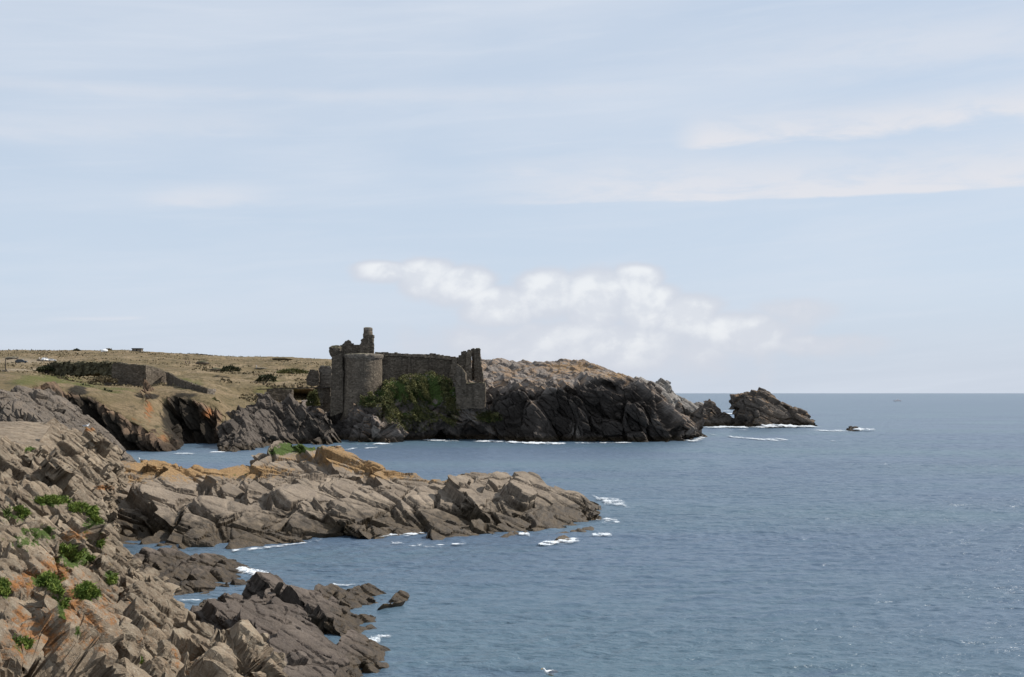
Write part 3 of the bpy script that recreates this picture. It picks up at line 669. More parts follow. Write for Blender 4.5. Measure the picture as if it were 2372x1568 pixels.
dome_rock('shore_rock', 'small flat brown rock awash between the near cliff and the big dark rock',
          [(400, 1385), (425, 1391), (460, 1391), (488, 1384)], [(402, 1380), (425, 1371), (460, 1374), (486, 1380)], M_low, FR_L, LS, depth=2.0, seed=12, big=(3, .1), slab=SL(5, .6), voxel=.07,
          green=[(470, 1380, 15, 6, .6)])
dome_rock('shore_rock', 'tiny brown rock nub left of the big dark rock in the water',
          [(452, 1420), (465, 1424), (485, 1422)], [(452, 1410), (463, 1406), (485, 1415)], M_low, FR_L, LS, depth=1.2, seed=13, big=(2, .08), slab=SL(2, .4), voxel=.06)
dome_rock('shore_rock', 'pointed dark rock fin leaning left, with long slabs trailing right into the sea',
          [(612, 1420), (650, 1440), (720, 1458), (800, 1488), (850, 1480), (888, 1468)],
          [(616, 1372), (636, 1357), (670, 1372), (705, 1392), (760, 1420), (815, 1448), (878, 1468)], M_low, FR_L, LS, depth=2.5, seed=14, bulge=0.1, prof=STEEP, slab=SL(5, 1.1), big=(4, .1), voxel=.08,
          hand=[((606, 1328, 74.5), (800, 1434, 71), 2.0, 1.8, (.5, -.08, .85)), ((620, 1370, 74.5), (720, 1440, 72), 1.0, .9, (.5, -.3, .75)), ((700, 1385, 74), (880, 1470, 70), .7, 1.5, (.4, -.4, .8))])
dome_rock('shore_rock', 'knobbly brown rock chain behind the pointed fin, tapering right to a tip',
          [(715, 1402), (760, 1420), (820, 1425), (880, 1415), (935, 1403)],
          [(722, 1372), (745, 1367), (790, 1384), (815, 1372), (850, 1384), (880, 1394), (930, 1403)], M_low, FR_L, LS, depth=3, seed=15, prof=STEEP, slab=SL(5, .9), big=(3, .1), voxel=.09, lich=[(890, 1400, 50, 9, .7)])
dome_rock('shore_rock', 'broad dark slabbed rock, largest of the rocks below the promontory',
          [(512, 1510), (550, 1590), (640, 1660), (740, 1640), (790, 1600), (825, 1565)],
          [(512, 1408), (525, 1404), (560, 1400), (600, 1420), (650, 1418), (695, 1452), (748, 1492), (785, 1528), (812, 1562)], M_low, FR_L, LS, Dtop=(65, 63, 61, 60, 59, 59, 58.5, 60, 61.5), seed=16, bulge=0.1, prof=STEEP, big=(4, .1), slab=SL(8, 1.2), voxel=.075,
          hand=[((508, 1400, 63), (818, 1566, 57), 4.2, 3.4, (.45, -.03, .9)), ((505, 1383, 65), (620, 1412, 62), .7, 1.6, (.3, -.2, .9)), ((560, 1380, 64), (800, 1530, 60), .8, 1.2, (.5, -.3, .75)), ((610, 1390, 63), (700, 1425, 61), .9, 1.2, (.3, -.3, .85)), ((690, 1440, 60), (800, 1540, 57), 1.4, .9, (.7, -.1, .6))])
dome_rock('shore_rock', 'low dark weedy rock at the right foot of the big dark rock',
          [(775, 1568), (820, 1562), (860, 1557), (893, 1552)], [(778, 1500), (800, 1486), (840, 1510), (893, 1548)], M_low, FR_L, LS, depth=2.5, seed=17, prof=STEEP, slab=SL(8, .9), voxel=.075, big=(3, .1), green=[(840, 1540, 50, 20, .4)])

# ------------------------------------------------------------------ castle headland
def build_headland():
    bx = [(700, 1020), (760, 1023), (820, 1024), (900, 1023), (960, 1018), (1020, 1016), (1100, 1018), (1200, 1022), (1300, 1024), (1400, 1022), (1500, 1022), (1560, 1022), (1605, 1017), (1628, 1008)]
    base = [WL(*b) for b in bx]
    r0 = [(p[0], p[1] - 4, -2.5) for p in base]
    r2 = [W(*q) for q in [(700, 985, 366), (762, 985, 360), (815, 985, 350), (885, 975, 345), (945, 965, 352), (1015, 970, 356), (1090, 985, 357), (1170, 970, 353), (1275, 970, 349), (1385, 965, 348), (1465, 955, 347), (1525, 975, 347), (1575, 994, 352), (1618, 1004, 360)]]
    r3 = [W(*q) for q in [(700, 950, 372), (762, 945, 368), (815, 945, 356), (885, 912, 352), (935, 893, 357), (1000, 882, 362), (1075, 920, 362), (1150, 922, 357), (1235, 897, 354), (1360, 888, 353), (1440, 884, 352), (1488, 925, 350), (1545, 966, 351), (1604, 996, 360)]]
    r4 = [W(*q) for q in [(700, 935, 388), (762, 925, 386), (815, 920, 370), (880, 888, 371), (930, 872, 372), (1000, 862, 376), (1075, 890, 380), (1140, 872, 380), (1230, 866, 378), (1345, 862, 374), (1435, 876, 366), (1486, 900, 360), (1538, 952, 358), (1598, 992, 363)]]
    r5 = [W(*q) for q in [(700, 930, 410), (762, 922, 408), (820, 915, 400), (880, 890, 400), (930, 880, 402), (1000, 868, 402), (1080, 838, 410), (1150, 829, 412), (1235, 840, 412), (1330, 834, 414), (1400, 856, 405), (1462, 878, 392), (1490, 900, 380), (1532, 950, 372), (1592, 992, 370)]]
    r6 = [(p[0] * 1.03, p[1] + 25, max(p[2] - 5, 3)) for p in r5]
    r7 = [(p[0] * 1.05, p[1] + 50, -3) for p in r5]
    def extra(S, P):
        X, Y = S[:, 0], S[:, 1]; g = lambda x, w: np.exp(-((X - x) / w) ** 2)
        low = np.clip((Y - 905) / 40, 0, 1)
        e = -6.0 * g(1295 + (Y - 950) * 0.2, 26) - 4.0 * g(1385, 26) - 3.5 * g(1120, 28) - 5.0 * g(775, 24) + 1.5 * g(1225 + (Y - 950) * .1, 34) + 2.6 * g(1335 + (Y - 950) * .8, 11) + 2.2 * g(1490 + (Y - 950) * .6, 40) + 2.0 * g(885, 26) - 2.5 * g(940, 14) + 1.5 * g(1060, 14)
        return e * low
    mask = lambda S, P: (1 - 0.65 * np.clip((900 - S[:, 1]) / 25, 0, 1)) * (1 - 0.85 * np.clip((P[:, 1] - 370) / 8, 0, 1) * np.clip((1060 - S[:, 0]) / 30, 0, 1))
    green = [(930, 905, 80, 32, 1.0), (1000, 900, 60, 40, 1.0), (850, 925, 45, 16, .9), (960, 960, 70, 30, .55), (1130, 968, 40, 14, .7), (1050, 910, 30, 30, .7), (860, 900, 40, 20, .8)]
    painted_shade = [(1195, 970, 75, 68, 1.2), (1285, 960, 60, 80, 1.2), (1390, 955, 85, 82, 1.25), (1470, 960, 80, 85, 1.1), (1090, 1000, 60, 30, .9), (1000, 1000, 60, 25, .6), (780, 990, 40, 60, 1.), (1540, 990, 70, 40, .85), (900, 985, 25, 30, .5)]  # shade of the steep seaward faces, painted on as dark ellipses
    lich = [(1330, 850, 110, 18, .7), (1420, 870, 70, 14, .7), (1060, 945, 8, 10, .9), (930, 960, 30, 40, .35)]
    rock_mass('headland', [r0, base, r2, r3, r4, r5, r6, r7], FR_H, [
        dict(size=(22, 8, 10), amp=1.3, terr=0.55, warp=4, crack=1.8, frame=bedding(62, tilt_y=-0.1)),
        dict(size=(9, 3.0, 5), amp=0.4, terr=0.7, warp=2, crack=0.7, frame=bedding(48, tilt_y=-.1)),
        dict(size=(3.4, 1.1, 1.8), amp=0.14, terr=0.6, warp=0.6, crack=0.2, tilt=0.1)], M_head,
        dens=1.15, big=(16, 1.5), fine=0.12, lich=lich, green=green, painted_shade=painted_shade, seed=21, extra=extra, mask=mask)
    tag(bpy.data.objects['headland'], kind='structure')
    # paler back of the headland running out behind it
    q = [(1440, 1585, 0)]
    top = [W(*q) for q in [(1400, 905, 520), (1470, 878, 560), (1515, 883, 600), (1550, 897, 650), (1570, 920, 700), (1610, 938, 760), (1650, 955, 800)]]
    fr = [WZ(x, d, -2) for x, d in [(1400, 470), (1470, 500), (1515, 540), (1555, 620), (1580, 690), (1620, 745), (1650, 790)]]
    m1 = [tuple(np.array(a) * .5 + np.array(b) * .5 + np.array((0, -8, 2))) for a, b in zip(fr, top)]
    bk = [(p[0] + 5, p[1] + 60, p[2] * .6) for p in top]; bt = [(p[0] + 8, p[1] + 110, -3) for p in top]
    ob = rock_mass('headland_tail', [fr, m1, top, bk, bt], FR_H, [dict(size=(26, 5, 14), amp=1.0, terr=.5, lim=1.2, warp=5, crack=.8), dict(size=(8, 1.6, 5), amp=.4, terr=.7, warp=2, crack=.4)],
                   rock_mat('pale_headland_rock', (0.26, 0.235, 0.21), (0.22, 0.20, 0.18), (0.31, 0.29, 0.26), 0.35, FR_H, 0.8, wet=2.0), dens=1.2, big=(20, 2), seed=23)
    ob.name = 'headland'; tag(ob, kind='structure')
build_headland()

LB = [dict(size=(11, 3.0, 6), amp=0.6, terr=0.6, lim=.9, warp=2, crack=.9), dict(size=(3.5, 1.0, 2.2), amp=0.12, terr=.5, lim=.2, warp=.8, crack=.2)]
dome_rock('sea_rock', 'humped grey brown rock in the gap between the headland and the split sea stack',
          [(1578, 984), (1610, 986), (1640, 987), (1675, 987), (1702, 986)], [(1580, 975), (1600, 955), (1615, 944), (1632, 938), (1655, 940), (1670, 955), (1684, 970), (1704, 983)], M_stack, bedding(45), LB, depth=7, seed=31, bulge=.6, slab=((12, ((4, 9), (2, 4), (3, 6)), .12),), voxel=.35, fine=.15)
dome_rock('sea_stack', 'big cracked sea stack with a flat left cap, standing right of the headland',
          [(1707, 985), (1725, 988), (1760, 989), (1800, 988), (1850, 987), (1888, 986)],
          [(1704, 935), (1706, 918), (1730, 909), (1752, 908), (1758, 903), (1775, 906), (1800, 922), (1830, 938), (1862, 948), (1875, 965), (1889, 983)], M_stack, bedding(24), [dict(size=(15, 5.0, 8), amp=0.5, terr=0.4, lim=.5, warp=2, crack=1.3), dict(size=(5, 1.6, 3), amp=0.15, terr=.4, lim=.2, warp=.8, crack=.35)], depth=9, seed=33, bulge=.95, slab=((6, ((4, 8), (2, 4), (4, 6)), .1),), voxel=.33, fine=.15, big=(12, .5), prof=((.08, .6), (.35, .92)),
          hand=[((1702, 918, 507), (1757, 912, 511), 5, 9, (-.1, -.2, 1)), ((1757, 906, 512), (1850, 945, 506), 5.5, 9, (.45, -.2, .8)), ((1800, 930, 508), (1885, 975, 503), 4, 8, (.4, -.3, .8)), ((1712, 950, 503), (1760, 975, 500), 6, 6, (.1, -.5, .6))])
dome_rock('sea_rock', 'tiny dark rock barely above water beside white surf, right of the sea stack',
          [(1965, 997), (1978, 998.5), (1992, 997)], [(1966, 994), (1974, 992.5), (1990, 994.5)], M_stack, bedding(10), lv(2, 2), depth=3, seed=35, dens=1.5, big=(3, .2), fine=.05)

# cracked outcrop in front of the moat
dome_rock('sea_rock', 'dark ridged rock outcrop in the inlet in front of the footbridge and round tower',
          [(515, 1045), (550, 1045), (600, 1036), (650, 1030), (700, 1028), (768, 1024)],
          [(516, 990), (545, 975), (555, 950), (590, 938), (630, 932), (660, 940), (700, 938), (730, 958), (750, 985), (768, 1018)], 
          rock_mat('outcrop_rock', (0.105, 0.084, 0.066), (0.080, 0.064, 0.052), (0.17, 0.14, 0.112), 0.6, bedding(48), 0.8, wet=1.6), bedding(52, tilt_y=-.2), LB, depth=14, seed=37, bulge=.45, slab=((34, ((5, 13), (1.2, 2.6), (1.5, 4)), .07), (40, ((2.5, 6), (.8, 1.8), (1, 2.5)), .15)), voxel=.26, fine=.12, big=(9, 1.3), lich=[(500, 960, 60, 20, .5)])

# ------------------------------------------------------------------ hills and the far left cliffs
M_hill, gH, bH = mat_new('heath_ground')
def hill_material():
    g, b = gH, bH
    geo = g.n('ShaderNodeNewGeometry'); P = geo.outputs['Position']
    sep = g.n('ShaderNodeSeparateXYZ'); g.put(sep.inputs[0], P)
    big = g.noise(g.mapping(P, (1, 0.45, 1)), 0.018, 5, 0.6, 0.6); med = g.noise(g.mapping(P, (1, 0.5, 1)), 0.09, 6, 0.62, 0.4); fin = g.noise(P, 0.7, 5, 0.65)
    col = g.mix(g.ramp(big, 0.36, 0.64), (0.185, 0.135, 0.078), (0.28, 0.21, 0.13))
    col = g.mix(g.ramp(med, 0.40, 0.60, 0, .8), col, (0.135, 0.105, 0.055))
    col = g.mix(g.ramp(med, 0.60, 0.74, 0, .8), col, (0.25, 0.19, 0.12))
    col = g.mix(g.ramp(fin, 0.45, 0.66, 0, .45), col, (0.05, 0.046, 0.024))
    col = g.mix(g.ramp(g.noise(g.mapping(P, (1, .4, 1)), 0.16, 6, 0.72), 0.54, 0.66, 0, 0.75), col, (0.062, 0.055, 0.028))
    col = g.mix(g.math('MULTIPLY', g.attr('path'), 0.9), col, (0.33, 0.27, 0.20))
    gr = g.ramp(g.math('ADD', g.attr('green'), g.math('MULTIPLY', g.math('SUBTRACT', med, 0.5), 1.2)), 0.3, 0.7, 0, 0.9)
    col = g.mix(gr, col, g.mix(fin, (0.07, 0.085, 0.022), (0.13, 0.125, 0.045)))
    # bare rock where the mesh says cliff
    rn = g.noise(P, 0.3, 6, 0.65, 0.3)
    rock = g.mix(g.ramp(rn, 0.35, 0.65), (0.12, 0.085, 0.06), (0.23, 0.155, 0.10))
    rock = g.mix(g.ramp(g.noise(P, 1.2, 5, 0.65), 0.5, 0.7, 0, .8), rock, (0.05, 0.038, 0.03))
    rk = g.ramp(g.math('ADD', g.attr('rock'), g.math('MULTIPLY', g.math('SUBTRACT', med, 0.5), 0.9)), 0.4, 0.6)
    col = g.mix(rk, col, rock)
    li = g.ramp(g.math('ADD', g.attr('lich'), g.math('MULTIPLY', g.math('SUBTRACT', rn, 0.5), 1.5)), 0.4, 0.65, 0, .85)
    col = g.mix(li, col, (0.30, 0.12, 0.045))
    dk = g.ramp(g.math('ADD', g.attr('painted_shade'), g.math('MULTIPLY', g.math('SUBTRACT', rn, 0.5), 0.9)), 0.38, 0.6, 0, .92)  # recess shade painted into the cliff colour
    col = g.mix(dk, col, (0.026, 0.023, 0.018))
    wt = g.ramp(g.math('ADD', sep.outputs[2], g.math('MULTIPLY', rn, -2)), 0.2, 1.8, 1, 0)
    col = g.mix(g.math('MULTIPLY', wt, .8), col, (0.03, 0.024, 0.018))
    g.put(b.inputs['Base Color'], col); b.inputs['Roughness'].default_value = 0.95; b.inputs['Specular IOR Level'].default_value = 0.1
    bn = g.n('ShaderNodeBump'); bn.inputs['Strength'].default_value = 0.8; bn.inputs['Distance'].default_value = 1.6
    g.put(bn.inputs['Height'], g.math('ADD', g.math('MULTIPLY', g.noise(P, 0.5, 8, 0.68), 1.0), g.math('MULTIPLY', med, 0.8))); g.put(b.inputs['Normal'], bn.outputs[0])
hill_material()

def build_hills():
    # columns:        -500                 -200              40               110               150               195               240               300               350               400               440               490              545              600              680              770             900             1100
    base = [WZ(*q) for q in [(-500, 150, -2), (-200, 150, -2), (40, 200, -2), (110, 262, -2), (150, 300, -2), (200, 300, -2), (265, 296, -2), (330, 292, -2), (388, 289, -2), (412, 296, -2), (418, 330, -2), (500, 330, -2), (550, 325, -2), (620, 350, -2), (700, 375, -2), (790, 390, -2), (900, 410, -2), (1100, 430, -2)]]
    mid = [W(*q) for q in [(-500, 960, 170), (-200, 960, 180), (40, 960, 225), (110, 960, 280), (150, 965, 304), (200, 975, 303), (262, 992, 299), (325, 1008, 294), (372, 1020, 291), (398, 1015, 300), (404, 980, 334), (492, 985, 334), (545, 975, 338), (615, 960, 362), (700, 960, 388), (790, 960, 398), (900, 960, 420), (1100, 960, 440)]]
    edge = [W(*q) for q in [(-500, 915, 200), (-200, 912, 215), (40, 900, 250), (110, 902, 290), (140, 896, 309), (192, 908, 308), (245, 930, 305), (295, 958, 301), (338, 985, 297), (352, 960, 312), (356, 912, 340), (480, 925, 340), (535, 938, 350), (605, 935, 375), (690, 935, 396), (780, 935, 405), (900, 935, 430), (1100, 930, 450)]]
    up = [W(*q) for q in [(-500, 890, 245), (-200, 885, 260), (40, 878, 285), (110, 888, 315), (145, 886, 336), (200, 893, 338), (250, 903, 334), (295, 912, 328), (325, 925, 325), (340, 908, 338), (356, 901, 352), (480, 905, 362), (535, 910, 385), (605, 912, 400), (690, 915, 420), (780, 915, 430), (900, 915, 440), (1100, 915, 460)]]
    rr = [up]
    for Y, D, dy in [((862, 856, 858, 866, 874, 884, 886, 884, 882, 880, 878, 880, 884, 890, 890, 892, 895, 900), 415, 0), ((850, 847, 848, 851, 853, 856, 858, 858, 858, 858, 858, 862, 868, 870, 870, 872, 875, 880), 480, 0),
                     ((838, 836, 836, 838, 839, 840, 842, 843, 844, 846, 848, 850, 852, 853, 856, 860, 862, 865), 570, 0), ((823, 821, 822, 823, 824, 824, 825, 826, 828, 830, 832, 835, 838, 840, 843, 846, 850, 855), 680, 0),
                     ((812, 812, 812, 812, 812, 812, 812, 812, 815, 818, 821, 824, 826, 827, 829, 834, 842, 850), 820, 0), ((822, 822, 822, 822, 822, 822, 822, 822, 825, 828, 831, 834, 836, 837, 840, 844, 850, 860), 1000, 0)]:
        xs = (-500, -200, 40, 110, 150, 200, 250, 300, 345, 395, 450, 492, 540, 605, 690, 780, 900, 1100)
        rr.append([W(x, y, D) for x, y in zip(xs, Y)])
    rows = [base, mid, edge] + rr
    G = loft(rows, 1.1, 5)
    r, c = G.shape[:2]; n = blur(grid_normals(G), 3).reshape(-1, 3); P = G.reshape(-1, 3).copy(); P0 = P.copy(); S = proj(P0)
    v = np.repeat(np.linspace(0, 1, r), c)
    rv = np.searchsorted(np.arange(r), np.arange(r))
    cliff = np.clip((n[:, 2] * -1 + 0.80) / 0.25, 0, 1) * np.clip((360 - P0[:, 1]) / 15, 0, 1)
    cliff = np.clip(cliff + 0.0, 0, 1)
    fr = bedding(55, tilt_y=-0.1)
    t1, a, b_ = slabs(P, n, fr, (16, 4.0, 9), 1.3, 0.6, seed=41, crack=.7, warp=3); P = P + n * (t1 * (cliff))[:, None]
    t2, a, b_ = slabs(P, n, fr, (5, 1.2, 3), 0.5, 0.7, seed=42, crack=.3, warp=1); P = P + n * (t2 * (cliff * .9 + .04))[:, None]
    X, Y = S[:, 0], S[:, 1]
    # heath relief: hollows, banks, low scarps that throw shade
    und = fbm(P0 / np.array([38, 55, 38]), 4, 61); bank = np.abs(fbm(P0 / np.array([45, 30, 40]), 3, 63)); tus = fbm(P0 / 3.0, 3, 65)
    sk = np.clip((P0[:, 1] - 350) / 60, 0, 1); top = np.clip((P0[:, 1] - 700) / 100, 0, 1)
    P[:, 2] += sk * (1 - top) * (und * 2.2 - np.clip(0.12 - bank, 0, 1) * 12) + tus * 0.35 * np.clip((P0[:, 1] - 230) / 60, 0, 1)
    P[:, 2] += top * (0.7 * fbm(P0 / 14.0, 3, 67) + .5 * np.clip(fbm(P0 / 5.0, 2, 68), 0.2, 1))
    S = proj(P)
    path = bumps(S, [(60, 856, 80, 2.2, .9), (180, 852, 70, 2.0, .5), (60, 838, 60, 3, .7), (40, 833, 60, 4, .6), (250, 855, 60, 2, .3), (100, 834, 60, 3, .6)])
    green = bumps(S, [(110, 878, 130, 16, .7), (200, 888, 70, 12, .6), (260, 905, 60, 14, .5), (420, 885, 70, 14, .6), (430, 842, 90, 5, .3), (660, 905, 90, 16, .65), (640, 880, 80, 8, .3)])
    lich = bumps(S, [(345, 950, 18, 40, .6), (320, 965, 40, 30, .35), (390, 1010, 40, 25, .5), (480, 960, 25, 30, .55), (250, 925, 40, 20, .3)])
    painted_shade = bumps(S, [(185, 955, 55, 42, 1.1), (245, 995, 45, 38, 1.1), (300, 1020, 40, 20, .9), (420, 970, 50, 65, 1.1), (470, 1000, 35, 40, .9), (180, 905, 30, 14, .9), (130, 915, 22, 20, .7), (350, 918, 30, 10, .7), (430, 915, 50, 10, .6), (790, 980, 60, 60, .8),  # shaded inlet recesses, darkened by paint
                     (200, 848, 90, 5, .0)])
    me = make_mesh('hills', P, grid_faces(r, c), dict(path=path, green=green, lich=lich, painted_shade=painted_shade, rock=cliff))
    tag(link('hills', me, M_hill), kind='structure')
    SURF['hills'] = (P.reshape(r, c, 3), n.reshape(r, c, 3))
build_hills()

# grey dipping slab at the left edge, between the near cliff and the field
def build_left_slab():
    top = [W(*q) for q in [(-300, 918, 200), (-100, 912, 195), (-20, 908, 190), (25, 914, 188), (62, 944, 186), (98, 970, 184), (126, 1000, 182), (140, 1020, 180)]]
    m = [W(*q) for q in [(-300, 930, 178), (-100, 930, 175), (-20, 935, 172), (20, 945, 170), (60, 965, 168), (105, 985, 168), (138, 1005, 168), (150, 1020, 168)]]
    b = [WZ(x, d, -2) for x, d in [(-300, 150), (-100, 150), (-20, 152), (30, 155), (75, 158), (115, 160), (145, 164), (156, 168)]]
    bk = [(p[0] - 1, p[1] + 28, p[2] - 2.5) for p in top]; bt = [(p[0] - 2, p[1] + 50, -3) for p in top]
    ob = rock_mass('cliff_slab', [b, m, top, bk, bt], bedding(38, tilt_y=-.35), [dict(size=(14, 2.6, 8), amp=.7, terr=.6, warp=2, crack=.5), dict(size=(5, .8, 3), amp=.3, terr=.75, warp=.7, crack=.22), dict(size=(1.6, .25, 1), amp=.09, terr=.7, warp=.2, crack=.08)],
        rock_mat('grey_slab_rock', (0.150, 0.124, 0.098), (0.185, 0.145, 0.108), (0.11, 0.094, 0.08), 0.8, bedding(38), 0.7), dens=1.1, big=(10, .6), seed=51, painted_shade=[(95, 940, 22, 20, .25)])
    ob.name = 'cliff'; tag(ob, kind='structure')
build_left_slab()

# ------------------------------------------------------------------ masonry
def stone_mat(name, c1, c2, course=0.5, bump=0.5, grow=0.0):
    m, g, b = mat_new(name)
    geo = g.n('ShaderNodeNewGeometry'); P = geo.outputs['Position']
    n1 = g.noise(P, 0.25, 5, 0.6); n2 = g.noise(P, 1.6, 5, 0.65)
    v = g.n('ShaderNodeTexVoronoi', feature='F1'); g.put(v.inputs['Vector'], g.mapping(P, (1.1 / course, 1.1 / course, 2.0 / course))); v.inputs['Scale'].default_value = 1.0
    ve = g.n('ShaderNodeTexVoronoi', feature='DISTANCE_TO_EDGE'); g.put(ve.inputs['Vector'], g.mapping(P, (1.1 / course, 1.1 / course, 2.0 / course))); ve.inputs['Scale'].default_value = 1.0
    col = g.mix(g.ramp(n1, 0.35, 0.65), c1, c2)
    hs = g.n('ShaderNodeHueSaturation'); g.put(hs.inputs['Color'], col)
    sx = g.n('ShaderNodeSeparateColor'); g.put(sx.inputs[0], v.outputs['Color']); g.put(hs.inputs['Value'], g.ramp(sx.outputs[0], 0, 1, 0.68, 1.35, False)); col = hs.outputs[0]
    col = g.mix(g.ramp(n2, 0.52, 0.72, 0, 0.7), col, tuple(x * 0.45 for x in c1))
    # vertical water stains
    st = g.noise(g.mapping(P, (0.9, 0.9, 0.06)), 1.0, 5, 0.6)
    col = g.mix(g.ramp(st, 0.50, 0.68, 0, 0.55), col, tuple(x * 0.4 for x in c1))
    if grow:
        nz = g.n('ShaderNodeSeparateXYZ'); g.put(nz.inputs[0], geo.outputs['Normal'])
        col = g.mix(g.math('MULTIPLY', g.ramp(nz.outputs[2], 0.35, 0.8), g.ramp(n2, 0.35, 0.6, 0, grow)), col, (0.075, 0.085, 0.03))
    g.put(b.inputs['Base Color'], col); b.inputs['Roughness'].default_value = 0.95; b.inputs['Specular IOR Level'].default_value = 0.15
    bn = g.n('ShaderNodeBump'); bn.inputs['Strength'].default_value = bump; bn.inputs['Distance'].default_value = 0.25
    g.put(bn.inputs['Height'], g.math('ADD', g.ramp(ve.outputs['Distance'], 0, 0.12), g.math('MULTIPLY', n2, 0.8))); g.put(b.inputs['Normal'], bn.outputs[0])
    return m
M_stone = stone_mat('castle_stone', (0.178, 0.146, 0.110), (0.128, 0.104, 0.080), 0.75, 0.6, 0.9)
M_stoned = stone_mat('weathered_stone', (0.112, 0.092, 0.070), (0.145, 0.118, 0.090), 0.8, 0.7, 0.8)
M_stonel = stone_mat('pale_stone', (0.25, 0.212, 0.17), (0.19, 0.162, 0.132), 0.7, 0.7, 0.5)

def inside(px, pz, poly):
    r = np.zeros(px.shape, bool); n = len(poly)
    for i in range(n):
        x0, z0 = poly[i]; x1, z1 = poly[(i + 1) % n]
        c = ((z0 > pz) != (z1 > pz)); t = (x1 - x0) * (pz - z0) / ((z1 - z0) if z1 != z0 else 1e-9) + x0
        r ^= c & (px < t)
    return r
def ruin_wall(name, poly, D, thick, mat, parent=None, cell=0.22, rough=0.10, seed=1, batter=0.0, loc=(0, 0, 0), curve=0.0):
    """broken masonry: the outline is laid out in metres, filled with small cells, given thickness and roughened.
    poly in photo units, D a number or [(X, D), ...]"""
    Dl = [(0, D), (3000, D)] if np.isscalar(D) else D
    dx_, dd_ = np.array([p[0] for p in Dl], float), np.array([p[1] for p in Dl], float)
    pw = []
    for X, Y in poly:
        d = np.interp(X, dx_, dd_); w = W(X, Y, d); pw.append((w[0], w[2]))
    xs = np.array([p[0] for p in pw]); zs = np.array([p[1] for p in pw])
    x0, x1, z0, z1 = xs.min(), xs.max(), zs.min(), zs.max()
    nx = max(2, int(math.ceil((x1 - x0) / cell))); nz = max(2, int(math.ceil((z1 - z0) / cell))); ny = max(1, int(round(thick / (cell * 2.5))))
    cx = x0 + (np.arange(nx) + .5) * (x1 - x0) / nx; cz = z0 + (np.arange(nz) + .5) * (z1 - z0) / nz
    CXg, CZg = np.meshgrid(cx, cz, indexing='ij')
    occ = inside(CXg, CZg, pw)
    # depth at world x: invert photo X
    dX = np.array([(x - CX) / F * d for x, d in zip(dx_, dd_)])
    gx = x0 + np.arange(nx + 1) * (x1 - x0) / nx; gz = z0 + np.arange(nz + 1) * (z1 - z0) / nz
    gd = np.interp(gx, dX, dd_)
    ids = {}; V = []
    def vid(i, j, k):
        q = (i, j, k)
        if q not in ids:
            ids[q] = len(V); u = (gx[i] - x0) / (x1 - x0) * 2 - 1
            V.append((gx[i], gd[i] + thick * k / ny + (batter * (gz[j] - z0) if k == 0 else 0) + curve * u * u, gz[j]))
        return ids[q]
    Fc = []
    O = np.zeros((nx + 2, nz + 2), bool); O[1:-1, 1:-1] = occ
    for i in range(nx):
        for j in range(nz):
            if not occ[i, j]: continue
            Fc.append((vid(i, j, 0), vid(i + 1, j, 0), vid(i + 1, j + 1, 0), vid(i, j + 1, 0)))
            Fc.append((vid(i, j, ny), vid(i, j + 1, ny), vid(i + 1, j + 1, ny), vid(i + 1, j, ny)))
            for k in range(ny):
                if not O[i, j + 1]: Fc.append((vid(i, j, k), vid(i, j + 1, k), vid(i, j + 1, k + 1), vid(i, j, k + 1)))
                if not O[i + 2, j + 1]: Fc.append((vid(i + 1, j, k), vid(i + 1, j, k + 1), vid(i + 1, j + 1, k + 1), vid(i + 1, j + 1, k)))
                if not O[i + 1, j + 2]: Fc.append((vid(i, j + 1, k), vid(i + 1, j + 1, k), vid(i + 1, j + 1, k + 1), vid(i, j + 1, k + 1)))
                if not O[i + 1, j]: Fc.append((vid(i, j, k), vid(i, j, k + 1), vid(i + 1, j, k + 1), vid(i + 1, j, k)))
    V = np.array(V)
    V = V + rough * np.stack([fbm(V / 0.5, 2, seed), fbm(V / 0.6, 2, seed + 1), fbm(V / 0.5, 2, seed + 2)], 1) * 1.6 + rough * 1.5 * np.stack([fbm(V / 2.5, 2, seed + 3), fbm(V / 2.5, 2, seed + 4), fbm(V / 2.5, 2, seed + 5)], 1)
    me = make_mesh(name, V - np.array(loc), np.array(Fc))
    return link(name, me, mat, parent)
def ring_mesh(name, cx, cy, prof, mat, parent, loc, nseg=140, rough=0.08, seed=1, a0=0, a1=2 * pi, topnoise=0.0):
    """profile [(radius, z)] turned about a vertical axis, roughened"""
    pr = np.array(prof, float); seg = np.concatenate([[0], np.cumsum(np.linalg.norm(np.diff(pr, axis=0), axis=1))])
    t = np.arange(0, seg[-1], 0.22); t = np.append(t, seg[-1]); rr = np.interp(t, seg, pr[:, 0]); zz = np.interp(t, seg, pr[:, 1])
    a = np.linspace(a0, a1, nseg)
    A, Rr = np.meshgrid(a, rr, indexing='ij'); Zz = np.broadcast_to(zz, A.shape)
    P = np.stack([cx + Rr * np.cos(A), cy + Rr * np.sin(A), Zz + 0 * A], -1).reshape(-1, 3)
    nrm = np.stack([np.cos(A), np.sin(A), 0 * A], -1).reshape(-1, 3)
    P = P + nrm * (rough * (fbm(P / 0.6, 2, seed) + 1.6 * fbm(P / 3.0, 2, seed + 2)))[:, None]
    P[:, 2] += rough * 1.2 * fbm(P / 0.8, 2, seed + 4) + topnoise * fbm(P / 1.2, 2, seed + 6) * (P[:, 2] > zz.max() - 1.6)
    me = make_mesh(name, P - np.array(loc), grid_faces(len(a), len(t)))
    return link(name, me, mat, parent)

def Z3(x, y): return ((1000 + x / 3.733) / 1.3496, (980 + y / 3.733) / 1.3496)
def Z2(x, y): return ((600 + x / 3.3886) / 1.3496, (1000 + y / 3.3886) / 1.3496)
def Z1(x, y): return ((x / 3.3886) / 1.3496, (1050 + y / 3.3886) / 1.3496)

